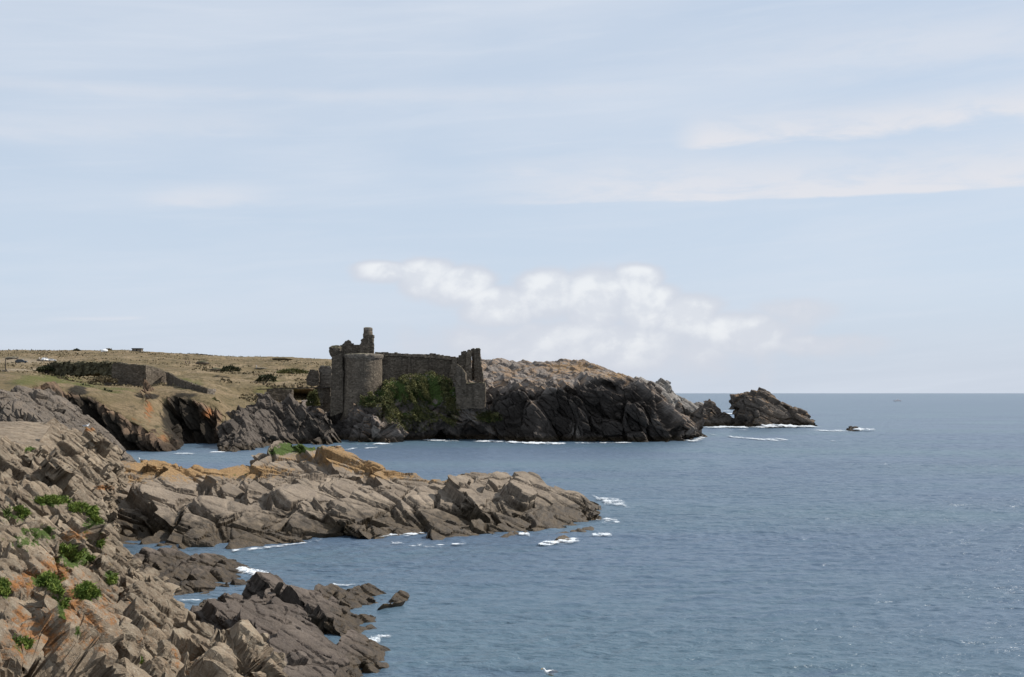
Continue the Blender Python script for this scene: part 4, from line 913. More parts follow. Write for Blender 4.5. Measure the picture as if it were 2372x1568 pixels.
def build_castle():
    o = W(832, 935, 366); loc = (o[0], 366.0, 8.0)
    root = empty('castle', loc)
    tag(root, 'ruined grey stone castle with a round tower and tall chimney stub, on the headland', 'castle')
    # round tower
    tx, ty = Z3(495, 500); c = W(tx, ty, 368.5); R = 237 / 3.733 / 1.3496 / F * 363
    zt = W(tx, Z3(0, 470)[1], 363)[2]
    tw = ring_mesh('round_tower', c[0], 368.6, [(R * 1.13, 3.0), (R * 1.06, 9), (R * 1.0, 17), (R * .985, zt - 1.5)], M_stone, root, loc, rough=.07, seed=71)
    cn = ring_mesh('cornice', c[0], 368.6, [(R * .98, zt - 1.75), (R * 1.03, zt - 1.2), (R * 1.055, zt - .5), (R * 1.04, zt - .1), (R * .6, zt + .25), (0.1, zt + .35)], M_stonel, tw, loc, rough=.13, seed=72)
    tw.location = (0, 0, 0)
    # square corner turret at the left with its corbelled top
    q = [Z3(140, 455), Z3(262, 455), Z3(268, 1150), Z3(118, 1200)]
    ruin_wall('corner_turret', q, 364.2, 5.0, M_stoned, root, seed=73, loc=loc)
    a = Z3(192, 470); w = W(a[0], a[1], 366.0); rr = 84 / 3.733 / 1.3496 / F * 365
    bz = w[2]
    ring_mesh('corbelled_top', w[0] - .1, 366.2, [(rr * .68, bz - .9), (rr * .95, bz - .1), (rr * 1.08, bz + .9), (rr * 1.02, bz + 1.9), (rr * .7, bz + 2.4), (.1, bz + 2.6)], M_stoned, root, loc, nseg=60, rough=.28, seed=74, topnoise=.3)
    # broken upper walls and chimney
    up = [Z3(*p) for p in [(215, 400), (235, 375), (270, 350), (300, 325), (325, 308), (345, 318), (357, 345), (385, 352), (385, 372), (405, 363), (465, 365), (480, 332), (470, 300), (495, 290), (505, 262), (509, 250), (620, 250), (616, 290), (622, 470), (380, 470), (230, 470)]]
    ruin_wall('upper_wall', up, 366.5, 3.0, M_stoned, root, seed=75, loc=loc, rough=.16)
    a = Z3(562, 300); w = W(a[0], a[1], 368); zc = W(a[0], Z3(0, 165)[1], 368)[2]; zb = W(a[0], Z3(0, 460)[1], 368)[2]
    ch = ring_mesh('chimney_stack', w[0], 368, [(1.62, zb), (1.55, zb + 3), (1.46, zc - 3.0), (1.56, zc - 2.2), (1.38, zc - 1.6), (1.30, zc - .85)], M_stone, root, loc, nseg=48, rough=.13, seed=76)
    ring_mesh('chimney_cap', w[0] + .0, 368, [(1.30, zc - .95), (1.42, zc - .7), (1.36, zc - .1), (.9, zc + .1), (.05, zc + .1)], M_stonel, ch, loc, nseg=40, rough=.08, seed=77)
    # curtain wall with its string course, end buttress
    dl = [(880, 369), (1060, 374)]
    cw = [Z3(*p) for p in [(640, 452), (870, 460), (878, 455), (935, 462), (942, 470), (1040, 472), (1160, 474), (1280, 478), (1285, 464), (1350, 471), (1450, 491), (1540, 502), (1610, 512), (1600, 830), (640, 860)]]
    w = ruin_wall('curtain_wall', cw, dl, 2.2, M_stoned, root, seed=78, loc=loc, cell=.25)
    sc1 = [Z3(*p) for p in [(735, 462), (935, 472), (1280, 490), (1600, 522), (1600, 546), (1280, 516), (935, 500), (735, 492)]]
    ruin_wall('wall_walk', sc1, [(880, 368.65), (1060, 373.65)], .6, M_stone, w, seed=79, loc=loc, cell=.25)
    for x0, x1, y0, y1 in [(1030, 1046, 500, 720), (1276, 1292, 520, 740)]:
        ruin_wall('pilaster', [Z3(x0, y0), Z3(x1, y0), Z3(x1 + 4, y1), Z3(x0 - 4, y1)], [(880, 368.5), (1060, 373.5)], .8, M_stoned, w, seed=80, loc=loc, cell=.2, rough=.05)
    ruin_wall('end_buttress', [Z3(*p) for p in [(1545, 530), (1596, 525), (1600, 830), (1490, 830)]], [(1020, 373), (1060, 371.5)], 3.0, M_stone, root, seed=81, loc=loc)
    # broken gate tower at the far end
    ruin_wall('gate_wall', [Z3(*p) for p in [(1612, 560), (1614, 486), (1648, 482), (1652, 445), (1685, 434), (1710, 440), (1714, 600), (1700, 860), (1640, 800), (1600, 700)]], 371.5, 2.5, M_stoned, root, seed=82, loc=loc)
    ruin_wall('gate_pillar', [Z3(*p) for p in [(1716, 428), (1735, 418), (1758, 424), (1764, 520), (1770, 830), (1694, 830), (1706, 560)]], 370.5, 2.0, M_stone, root, seed=83, loc=loc)
    ruin_wall('gate_pillar', [Z3(*p) for p in [(1806, 410), (1835, 402), (1866, 408), (1874, 520), (1890, 640), (1918, 830), (1808, 830), (1802, 600)]], 370.5, 3.0, M_stoned, root, seed=84, loc=loc)
    ruin_wall('gate_pillar', [Z3(*p) for p in [(1764, 432), (1766, 415), (1800, 408), (1803, 560), (1803, 850), (1768, 850), (1772, 560)]], 374.5, 2.0, M_stoned, root, seed=85, loc=loc)
    ruin_wall('retaining_wall', [Z3(*p) for p in [(1700, 808), (1800, 812), (1925, 808), (1925, 1110), (1590, 1110), (1570, 700), (1600, 720), (1640, 790)]], [(1040, 358), (1160, 355)], 10.0, M_stoned, root, seed=86, loc=loc)
    ruin_wall('retaining_wall', [Z3(*p) for p in [(1592, 588), (1640, 620), (1700, 700), (1706, 940), (1640, 860), (1560, 760)]], [(1040, 357.8), (1090, 356.3)], 9.0, M_stoned, root, seed=87, loc=loc)
build_castle()

def build_gatehouse():
    o = W(740, 940, 376); loc = (o[0], 376.0, 7.0)
    r = empty('gatehouse', loc); tag(r, 'crumbling roofless stone gatehouse at the castle end of the footbridge, partly ivy covered', 'ruin')
    ruin_wall('wall', [Z2(*p) for p in [(1215, 605), (1235, 560), (1252, 524), (1300, 528), (1335, 534), (1345, 560), (1340, 700), (1222, 695), (1205, 640)]], 376, 2.5, M_stoned, r, seed=91, loc=loc)
    ruin_wall('wall', [Z2(*p) for p in [(1342, 560), (1345, 486), (1380, 480), (1420, 490), (1462, 484), (1475, 520), (1484, 1000), (1276, 1000), (1300, 720), (1340, 700)]], 378, 2.5, M_stonel, r, seed=92, loc=loc)
    ruin_wall('pier', [Z2(*p) for p in [(1390, 715), (1465, 715), (1470, 1010), (1380, 1010)]], 376.6, 1.2, M_stoned, r, seed=93, loc=loc)
    o = W(650, 930, 392); loc = (o[0], 392.0, 8.0)
    r = empty('stone_pier', loc); tag(r, 'dark broken stone abutment under the middle of the footbridge', 'ruin')
    ruin_wall('wall', [Z2(*p) for p in [(790, 735), (900, 738), (1055, 738), (1058, 900), (960, 890), (870, 850), (780, 830)]], [(620, 391), (690, 394)], 3, M_stoned, r, seed=94, loc=loc)
    # footbridge
    a = np.array(W(Z2(690, 735)[0], Z2(690, 735)[1], 382)); b = np.array(W(Z2(1485, 712)[0], Z2(1485, 712)[1], 376))
    o = (a + b) / 2; r = empty('footbridge', tuple(o)); tag(r, 'thin dark footbridge crossing the moat to the castle gatehouse', 'bridge')
    d = (b - a); L = np.linalg.norm(d); d /= L; y = np.array((0, 1.0, 0)); z = np.array((0, 0, 1.0))
    def beam(nm, p, q, wy, hz):
        V = []
        for e in (p, q):
            for sy, sz in ((-1, -1), (1, -1), (1, 1), (-1, 1)): V.append(e + y * wy * sy / 2 + z * hz * sz / 2)
        link(nm, make_mesh(nm, np.array(V) - o, np.array([(0, 1, 2, 3), (7, 6, 5, 4), (0, 4, 5, 1), (1, 5, 6, 2), (2, 6, 7, 3), (3, 7, 4, 0)])), M_wood, r)
    beam('deck', a, b, 1.6, .28)
    for s in (-1, 1): beam('rail', a + y * s * .75 + z * .95, b + y * s * .75 + z * .95, .07, .07)
    for k in range(9):
        p = a + d * L * (k + .5) / 9 - y * .75
        V0 = p + z * .1; V1 = p + z * .95; V = []
        for e in (V0, V1):
            for sx, sy in ((-1, -1), (1, -1), (1, 1), (-1, 1)): V.append(e + np.array((sx * .04, sy * .04, 0)))
        link('post', make_mesh('post', np.array(V) - o, np.array([(3, 2, 1, 0), (4, 5, 6, 7), (0, 1, 5, 4), (1, 2, 6, 5), (2, 3, 7, 6), (3, 0, 4, 7)])), M_wood, r)
M_wood = plain('dark_timber', (0.05, 0.04, 0.032), 0.8)
build_gatehouse()

def build_outworks():
    o = W(295, 890, 384); loc = (o[0], 384.0, 14.0)
    r = empty('fort_wall', loc); tag(r, 'dark ruined outer fortification wall stepping down the heath above the inlet', 'wall')
    ruin_wall('wall_section', [Z1(*p) for p in [(1190, 288), (1260, 280), (1310, 292), (1550, 312), (1540, 560), (1090, 560), (1110, 500), (1180, 430)]], [(255, 386), (345, 383)], 2.5, M_stoned, r, seed=101, loc=loc, cell=.28)
    ruin_wall('wall_section', [Z1(*p) for p in [(1548, 312), (1640, 335), (1690, 360), (1755, 382), (1800, 600), (1535, 590)]], [(338, 383), (392, 392)], 2.5, M_stone, r, seed=102, loc=loc, cell=.28)
    ruin_wall('wall_section', [Z1(*p) for p in [(1750, 380), (1800, 395), (1870, 445), (2008, 492), (2050, 512), (2100, 522), (2192, 562), (2195, 760), (1790, 620)]], [(380, 389), (425, 364), (480, 351)], 2.5, M_stoned, r, seed=103, loc=loc, cell=.28)
    ruin_wall('wall_section', [Z1(*p) for p in [(2190, 562), (2262, 566), (2255, 600), (2235, 640), (2240, 760), (2190, 760)]], [(478, 351), (500, 354)], 2.5, M_stonel, r, seed=104, loc=loc, cell=.28)
    o = W(180, 880, 430)
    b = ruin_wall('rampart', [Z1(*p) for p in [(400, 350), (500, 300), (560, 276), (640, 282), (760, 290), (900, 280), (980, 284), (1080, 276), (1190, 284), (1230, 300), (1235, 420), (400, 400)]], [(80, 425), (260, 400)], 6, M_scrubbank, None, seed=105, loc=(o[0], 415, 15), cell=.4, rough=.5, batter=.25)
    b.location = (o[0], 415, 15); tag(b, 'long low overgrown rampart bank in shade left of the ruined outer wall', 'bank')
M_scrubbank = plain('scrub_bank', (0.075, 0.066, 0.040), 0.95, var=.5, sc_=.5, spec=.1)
build_outworks()

# ------------------------------------------------------------------ plants
def leaf_mat(name, c1, c2, sc_=1.5):
    m, g, b = mat_new(name)
    geo = g.n('ShaderNodeNewGeometry'); n = g.noise(geo.outputs['Position'], sc_, 4, 0.6)
    g.put(b.inputs['Base Color'], g.mix(g.ramp(n, 0.35, 0.65), c1, c2)); b.inputs['Roughness'].default_value = 0.75; b.inputs['Specular IOR Level'].default_value = 0.2
    return m
M_leaf = leaf_mat('leaf_green', (0.060, 0.105, 0.016), (0.17, 0.21, 0.04), 5)
M_ivy = leaf_mat('ivy_green', (0.050, 0.058, 0.020), (0.15, 0.14, 0.05), .45)
M_gorse = leaf_mat('gorse_dark', (0.022, 0.028, 0.012), (0.045, 0.048, 0.02), .5)
M_dry = leaf_mat('dry_heath', (0.10, 0.08, 0.045), (0.16, 0.125, 0.07), .5)
def leaves(name, pts, nrm, size, mat, seed=1, parent=None, loc=(0, 0, 0), up=0.6, asp=2.6):
    rng = np.random.RandomState(seed); N = len(pts)
    d = nrm * 0.8 + rng.normal(size=(N, 3)) * 0.55 + np.array((0, 0, up)); d /= np.linalg.norm(d, axis=1, keepdims=True)
    s = np.cross(d, rng.normal(size=(N, 3))); s /= np.maximum(np.linalg.norm(s, axis=1, keepdims=True), 1e-6)
    L = size * (0.5 + rng.rand(N, 1)); w = L / asp
    bend = rng.normal(size=(N, 3)) * 0.25 * L + np.array((0, 0, -.15)) * L
    a = pts - s * w * .35; b = pts + s * w * .35; c = pts + d * L * .55 + s * w * .5; e = pts + d * L * .55 - s * w * .5; t = pts + d * L + bend
    V = np.stack([a, b, c, e, t, t + s * w * .08], 1).reshape(-1, 3); i = np.arange(N)[:, None] * 6
    Fq = np.concatenate([i + np.array([[0, 1, 2, 3]]), i + np.array([[3, 2, 5, 4]])])
    return link(name, make_mesh(name, V - np.array(loc), Fq), mat, parent, loc if parent is None else None)
def pick(surf, X, Y, rx, ry, count, seed, zmin=0.4):
    P, n = SURF[surf]; P = P.reshape(-1, 3); n = n.reshape(-1, 3); S = proj(P)
    m = (((S[:, 0] - X) / rx) ** 2 + ((S[:, 1] - Y) / ry) ** 2 < 1) & (P[:, 2] > zmin)
    idx = np.nonzero(m)[0]
    if len(idx) == 0: return None
    key = np.floor(S[idx, 0] / 4).astype(int) * 10000 + np.floor(S[idx, 1] / 4).astype(int); u, inv = np.unique(key, return_inverse=True); mn = np.full(len(u), 1e9); np.minimum.at(mn, inv.ravel(), P[idx, 1])
    idx = idx[P[idx, 1] < mn[inv.ravel()] * 1.012]          # only the outer skin of the rock
    if len(idx) == 0: return None
    near = np.percentile(P[idx, 1], 25); idx = idx[P[idx, 1] < near + 6 + 0.1 * near]
    rng = np.random.RandomState(seed); w = np.exp(-(((S[idx, 0] - X) / rx) ** 2 + ((S[idx, 1] - Y) / ry) ** 2) * 1.2); med = np.median(P[idx], axis=0); w = w * (np.linalg.norm(P[idx] - med, axis=1) < 1.3 * max(rx, ry) / F * near * 1.4)
    if w.sum() <= 0: return None
    ch = rng.choice(idx, count, p=w / w.sum())
    return P[ch] + rng.normal(size=(count, 3)) * 0.0006 * near, n[ch]
# green cushions rooted in the near cliff
fore_plants = [(215, 1195, 20, 20, 500, .35, 'long hanging green tuft at the brow of the near cliff, above the pale slab edge'),
               (228, 1235, 12, 35, 400, .35, 'narrow green streak hanging down below the tuft at the brow of the near cliff'),
               (160, 1283, 34, 24, 600, .28, 'large leafy green cushion in the middle of the near cliff'),
               (205, 1292, 16, 9, 200, .25, 'small leafy clump right beside the large green cushion'),
               (110, 1345, 26, 16, 350, .24, 'green cushion under an orange lichened ledge, left of centre on the near cliff'),
               (130, 1375, 10, 26, 300, .22, 'thin green growth running down a crack below the orange ledge'),
               (200, 1372, 26, 24, 450, .22, 'dark green rounded bush in a hollow of the near cliff'),
               (255, 1335, 14, 24, 300, .24, 'green clump hanging on the pale slab at the cliff edge'),
               (60, 1430, 12, 8, 100, .2, 'tiny green sprig on the dark block, lower left'),
               (150, 1415, 10, 24, 250, .2, 'dark green line of leaves in the long crack'),
               (178, 1462, 14, 20, 220, .18, 'small green tuft low in the crack of the grey slab'),
               (8, 1365, 14, 26, 300, .2, 'green clump cut by the left edge of the picture'),
               (50, 1495, 26, 16, 260, .16, 'low green mat beside the grey boulder at the bottom left'),
               (320, 1532, 14, 8, 150, .16, 'bright green tuft in a niche near the bottom edge'),
               (120, 1160, 46, 9, 450, .3, 'long flat green mat on the upper ledge of the near cliff'),
               (180, 1178, 26, 12, 260, .3, 'yellow green patch right of the long mat'),
               (40, 1190, 26, 16, 260, .26, 'sparse green strip across the upper left slab'),
               (62, 1045, 8, 8, 90, .3, 'small lone green tuft high on the near cliff')]
for k, (X, Y, rx, ry, cnt, sz, lab) in enumerate(fore_plants):
    q = pick('cliff_foreground', X, Y, rx * .9, ry * .9, cnt * 5, 200 + k)
    if q is None: continue
    o = tuple(q[0].mean(0)); ob = leaves('plant', q[0] + q[1] * 0.03, q[1], sz * .5, M_leaf, 300 + k, loc=o, up=.35, asp=3.4)
    tag(ob, lab, 'plant', 'green plants growing on the near cliff')
# creepers over the castle rock
PT, NN = [], []
for k, (X, Y, rx, ry, cnt) in enumerate([(930, 900, 60, 35, 9000), (1000, 895, 50, 45, 9000), (855, 925, 38, 18, 3500), (960, 955, 70, 45, 8000), (900, 960, 30, 35, 2500), (1040, 950, 25, 40, 2500), (1130, 965, 34, 14, 1800), (900, 935, 24, 40, 2500), (1045, 930, 20, 50, 2500), (820, 935, 22, 12, 900)]):
    q = pick('headland', X, Y, rx, ry, cnt, 400 + k)
    if q: PT.append(q[0]); NN.append(q[1])
ob = leaves('creeper', np.concatenate(PT), np.concatenate(NN), .34, M_ivy, 410, up=.05, asp=1.6); tag(ob, 'green ivy and creeping plants matted over the castle cliff', 'ground cover', kind='stuff')
# heath scrub
P, n = SURF['hills']; P = P.reshape(-1, 3); n = n.reshape(-1, 3)
dn = fbm(P / np.array([30, 45, 30]), 3, 77) + .5 * fbm(P / 9, 2, 78)
idx = np.nonzero((dn > 0.12) & (P[:, 1] > 300) & (n[:, 2] > .6) & (P[:, 1] < 860) & ((P[:, 1] > 372) | (P[:, 1] < 0)))[0]
rng = np.random.RandomState(8); wgt = (P[idx, 1] / 300.0) ** 1; ch = rng.choice(idx, 16000, p=wgt / wgt.sum())
ob = leaves('scrub', P[ch], n[ch], .6, M_dry, 81, asp=1.2); tag(ob, 'low brown heath scrub over the hills', 'scrub', kind='stuff')

def bush(X, Y, D, rx, rz, label, mat=None, seed=1, cnt=900, leaf=.5):
    c = np.array(W(X, Y, D)); rng = np.random.RandomState(seed)
    u = rng.normal(size=(cnt, 3)); u /= np.linalg.norm(u, axis=1, keepdims=True); u[:, 2] = np.abs(u[:, 2])
    rad = (0.72 + 0.28 * rng.rand(cnt, 1)) * (1 + 0.35 * fbm(u * 2.2 + seed, 2, seed))[:, None]
    p = c + u * rad * np.array((rx, rx * .8, rz))
    r = empty('bush', tuple(c)); tag(r, label, 'bush')
    leaves('foliage', p, u, leaf, mat or M_gorse, seed, r, loc=tuple(c), asp=1.5)
    st = []
    for k in range(5):
        a = k * 1.3 + seed; st.append([c + np.array((0, 0, -.4)), c + np.array((cos(a) * rx * .5, sin(a) * rx * .4, rz * .6))])
    V = []; Fq = []
    for p0, p1 in st:
        b = len(V)
        for e, w in ((p0, .12), (p1, .05)):
            for sx, sy in ((-1, -1), (1, -1), (1, 1), (-1, 1)): V.append(e + np.array((sx * w, sy * w, 0)))
        Fq += [(b, b + 1, b + 5, b + 4), (b + 1, b + 2, b + 6, b + 5), (b + 2, b + 3, b + 7, b + 6), (b + 3, b, b + 4, b + 7)]
    link('stem', make_mesh('stem', np.array(V) - c, np.array(Fq)), M_wood, r)
bush(198, 918, 331, 3.8, 2.9, 'round dark bush at the head of the first inlet, the larger of the two', seed=1, cnt=1500)
bush(248, 926, 330, 3.6, 2.2, 'dark bush on the slope right of the larger round bush', seed=2, cnt=1300)
bush(678, 865, 480, 5.8, 1.9, 'bright green low hedge-like bush on the heath left of the gatehouse', M_ivy, 3, 1500)
bush(616, 884, 430, 3.2, 2.6, 'dark round bush in the dip behind the footbridge', seed=4)
bush(533, 860, 460, 3.6, 1.8, 'dark flat bush in a hollow in the middle of the heath', seed=5)
bush(724, 940, 374, 1.8, 5.2, 'tall dark ivy bush climbing the gatehouse wall', M_ivy, 6, 1500)
bush(108, 860, 420, 3.2, 1.6, 'dark scrub bush at the left end of the rampart bank', seed=8)
bush(240, 886, 378, 3.8, 1.6, 'grey green bramble bush at the foot of the outer wall', M_dry, 9, 1200)
bush(485, 937, 343, 2.6, 1.6, 'yellow green bush on the cliff top at the end of the outer wall', M_ivy, 10, 900)
bush(250, 815, 800, 3.5, 1.8, 'small pale thicket on the skyline', M_dry, 11, 500, .7)
bush(178, 814, 800, 2.4, 1.5, 'small dark bush on the left skyline', None, 12, 400, .7)

# ------------------------------------------------------------------ foam
M_foam, gF, bF = mat_new('sea_foam')
def foam_material():
    g, b = gF, bF
    geo = g.n('ShaderNodeNewGeometry'); n = g.noise(geo.outputs['Position'], 2.0, 4, .65)
    g.put(b.inputs['Base Color'], g.mix(g.ramp(n, .3, .6), (0.58, 0.64, 0.68), (0.80, 0.82, 0.83))); b.inputs['Roughness'].default_value = .8
    fine = g.noise(g.mapping(geo.outputs['Position'], (1, .4, 1)), 1.1, 6, .75)
    g.put(b.inputs['Alpha'], g.ramp(g.math('ADD', g.attr('dens'), g.math('MULTIPLY', g.math('SUBTRACT', fine, .5), 2.2)), 0.05, 1.2, 0, .85))
foam_material()
def foam(strokes):
    VV, FF, off, DD = [], [], 0, []
    for k, (pts, wpx, zh, keep) in enumerate(strokes):
        p = np.array([WL(*q) for q in pts]); 
        L = np.linalg.norm(np.diff(p, axis=0), axis=1).sum(); Dm = p[:, 1].mean(); dpx = Dm * Dm / (CAMH * F); half = wpx * 1.25 * dpx
        px = Dm / F; nu = int(min(900, max(30, L / (px * 1.2)))); nv = int(min(40, max(7, wpx * 3)))
        c = catmull(p, np.linspace(0, len(p) - 1, nu)); t = np.linspace(-1, 1, nv)
        U = np.linspace(0, 1, nu)[:, None]; T = t[None, :]
        G = c[:, None, :] + np.array((0, 1.0, 0)) * (T * half)[..., None]; Q = G.reshape(-1, 3)
        q = Q / np.array([px * 16, max(dpx * 2.2, px * 5), 1.0]); nz = fbm(q + k * 7.7, 4, 500 + k)
        env = (1 - np.abs(T) ** 2) * np.clip(np.minimum(U, 1 - U) * 6, 0, 1) ** .6
        d = env.reshape(-1) * keep + nz * 1.5 - 0.42
        keepv = (d > -.25).reshape(nu, nv); DD.append(d)
        Q[:, 2] = 0.06 + zh * .6 * np.clip(d, 0, 1) * (1 + .6 * fbm(Q / (px * 5), 2, 520 + k)) + 0.07 * (Dm < 250)
        f = grid_faces(nu, nv); kv = keepv.reshape(-1)
        f = f[kv[f].sum(1) >= 3]
        VV.append(Q); FF.append(f + off); off += len(Q)
    V = np.concatenate(VV); Fq = np.concatenate(FF); used, inv = np.unique(Fq, return_inverse=True)
    me = make_mesh('surf_foam', V[used], inv.reshape(-1, 4), dict(dens=np.concatenate(DD)[used]), smooth=True); tag(link('surf_foam', me, M_foam), 'white surf foam around the rocks', 'foam', kind='stuff')
foam([([(862, 1242), (900, 1240), (985, 1238)], 5, .15, 1.3), ([(520, 1280), (600, 1273), (680, 1263), (748, 1253)], 3, .08, 1.0),
      ([(1372, 1152), (1400, 1162), (1452, 1168)], 9, .25, 1.1), ([(1378, 1205), (1400, 1208), (1436, 1207)], 6, .15, 1.0), ([(1245, 1264), (1290, 1258), (1345, 1253)], 5, .15, 1.25), ([(1368, 1243), (1390, 1241), (1420, 1242)], 3.5, .25, 1.4),
      ([(972, 1019), (1010, 1020), (1065, 1021)], 2.4, .3, 1.3), ([(1090, 1022), (1160, 1023), (1230, 1027), (1325, 1028)], 2.6, .3, 1.3), ([(1330, 1026), (1420, 1026), (1470, 1025)], 1.5, .2, 1.0), ([(1585, 1021), (1612, 1019), (1628, 1012)], 2.2, .3, 1.2),
      ([(800, 1040), (840, 1039), (875, 1037)], 2.5, .1, .8), ([(862, 1029), (885, 1028), (910, 1029)], 1.8, .2, 1.2), ([(760, 1033), (820, 1030), (860, 1028)], 1.5, .1, .7),
      ([(1620, 990), (1680, 990), (1740, 990.5)], 1.6, .5, 1.4), ([(1730, 990), (1800, 989.5), (1895, 988)], 1.8, .7, 1.5), ([(1760, 989), (1795, 989), (1840, 989)], 2.2, 1.6, 1.6), ([(1630, 996), (1700, 997), (1740, 996)], 1.5, .1, .6),
      ([(1686, 1012), (1700, 1013), (1760, 1018), (1825, 1018)], 2.4, .35, 1.2), ([(1868, 996), (1920, 998), (1966, 998)], 1.8, .35, 1.3), ([(1978, 998), (1995, 997), (2020, 998)], 1.6, 1.2, 1.6), ([(1630, 1000), (1640, 1005), (1660, 1008)], 2, .2, .9),
      ([(1560, 956), (1580, 957), (1604, 958)], .8, 1.2, 1.6), ([(1560, 966), (1580, 966), (1600, 966)], 1.2, .6, 1.6), ([(1660, 958), (1690, 958.5), (1712, 958)], .8, .5, 1.6), ([(1660, 952), (1690, 952.5), (1712, 953)], .35, .5, 1.2),
      ([(400, 1050), (430, 1051), (462, 1051)], 1.6, .1, 1.1), ([(485, 1048), (500, 1047), (520, 1048)], 1.2, .1, 1.0), ([(1895, 1020), (1930, 1021), (1980, 1022)], 1.2, .1, .6),
      ([(548, 1318), (575, 1328), (618, 1334)], 7, .2, 1.4), ([(815, 1486), (840, 1494), (885, 1487)], 11, .25, 1.4), ([(832, 1516), (850, 1514), (872, 1508)], 5, .12, 1.1), ([(880, 1478), (895, 1479), (910, 1480)], 3, .1, 1.0),
      ([(400, 1392), (440, 1394), (500, 1392)], 3, .06, .8), ([(760, 1362), (790, 1358), (830, 1364)], 4, .08, .8), ([(440, 1420), (470, 1428), (500, 1432)], 3, .05, .6), ([(1200, 1240), (1215, 1240), (1228, 1242)], 4, .2, 1.3), ([(900, 1262), (1000, 1266), (1080, 1262)], 4, .05, .7)])

# ------------------------------------------------------------------ small things
M_white = plain('white_paint', (0.78, 0.78, 0.77), 0.4, var=.04); M_car = plain('dark_car_paint', (0.055, 0.065, 0.075), 0.3, .3, .1)
M_glass = plain('car_glass', (0.02, 0.025, 0.03), 0.08, 0, .1, spec=.8); M_tyre = plain('tyre', (0.02, 0.02, 0.02), .9)
M_red = plain('red_hull', (0.40, 0.07, 0.05), .5, var=.1); M_skin = plain('skin', (0.45, 0.28, 0.2), .7); M_feather = plain('white_feather', (0.82, 0.82, 0.80), .8, var=.04)
M_wing = plain('grey_wing', (0.35, 0.37, 0.40), .8); M_beak = plain('yellow_beak', (0.6, 0.38, 0.05), .6)

def prism(name, pts, y0, y1, mat, parent, taper=0.0):
    """side outline (x, z) carried across from y0 to y1"""
    n = len(pts); V = [(x, y0 + (taper * z), z) for x, z in pts] + [(x, y1 - (taper * z), z) for x, z in pts]
    bm = bmesh.new(); vs = [bm.verts.new(v) for v in V]
    bm.faces.new(vs[:n]); bm.faces.new(vs[n:][::-1])
    for i in range(n): bm.faces.new((vs[i], vs[i + n], vs[(i + 1) % n + n], vs[(i + 1) % n]))
    bmesh.ops.recalc_face_normals(bm, faces=bm.faces); bmesh.ops.bevel(bm, geom=list(bm.edges), offset=.03, segments=1, affect='EDGES')
    me = bpy.data.meshes.new(name); bm.to_mesh(me); bm.free(); return link(name, me, mat, parent)
def disc(name, x, y0, y1, z, r, mat, parent, n=16):
    return prism(name, [(x + r * cos(a * 2 * pi / n), z + r * sin(a * 2 * pi / n)) for a in range(n)], y0, y1, mat, parent)
def ground(X, Y):
    P, n = SURF['hills']; P = P.reshape(-1, 3); S = proj(P); d = (S[:, 0] - X) ** 2 + (S[:, 1] - Y) ** 2; i = np.argsort(d)[:12]
    return P[i[np.argmin(P[i, 1])]]
def car(X, Y, rz, mat, label, van=False, k=1.0):
    o = ground(X, Y); r = empty('parked_car', tuple(o), rz); r.scale = (k, k, k); tag(r, label, 'car')
    h = 1.0 if not van else 1.15
    prism('body', [(-2.15, .35), (2.1, .35), (2.2, .7), (1.9, .92), (.9, 1.0), (-2.1, 1.02), (-2.2, .6)], -.86, .86, mat, r)
    cb = prism('cabin', [(-1.9, 1.0), (1.0, 1.0), (.35, 1.48 * h), (-1.5, 1.5 * h)], -.76, .76, mat, r)
    for s in (-1, 1):
        prism('side_window', [(-1.6, 1.06), (.75, 1.06), (.28, 1.40 * h), (-1.4, 1.42 * h)], s * .77 - .015, s * .77 + .015, M_glass, cb)
        for x in (-1.35, 1.35):
            w = disc('wheel', x, s * .86 - .11, s * .86 + .05, .33, .33, M_tyre, r); disc('hub', x, s * .86 - .12, s * .86 + .07, .33, .17, M_wing, w)
    prism('windscreen', [(.42, 1.42 * h), (.96, 1.04), (1.02, 1.04), (.48, 1.43 * h)], -.68, .68, M_glass, cb)
    for s in (-.6, .6): prism('headlight', [(2.1, .66), (2.2, .66), (2.16, .80), (2.06, .80)], s - .16, s + .16, M_white, r)
car(50, 838, radians(12), M_car, 'dark grey car parked on the heath beside the track, leftmost vehicle', k=1.15)
car(107, 837, radians(75), M_white, 'white car seen end on, parked in the middle of the vehicles', k=1.0)
car(121, 836, radians(20), M_white, 'white and dark car partly behind the white end-on car', k=.85)

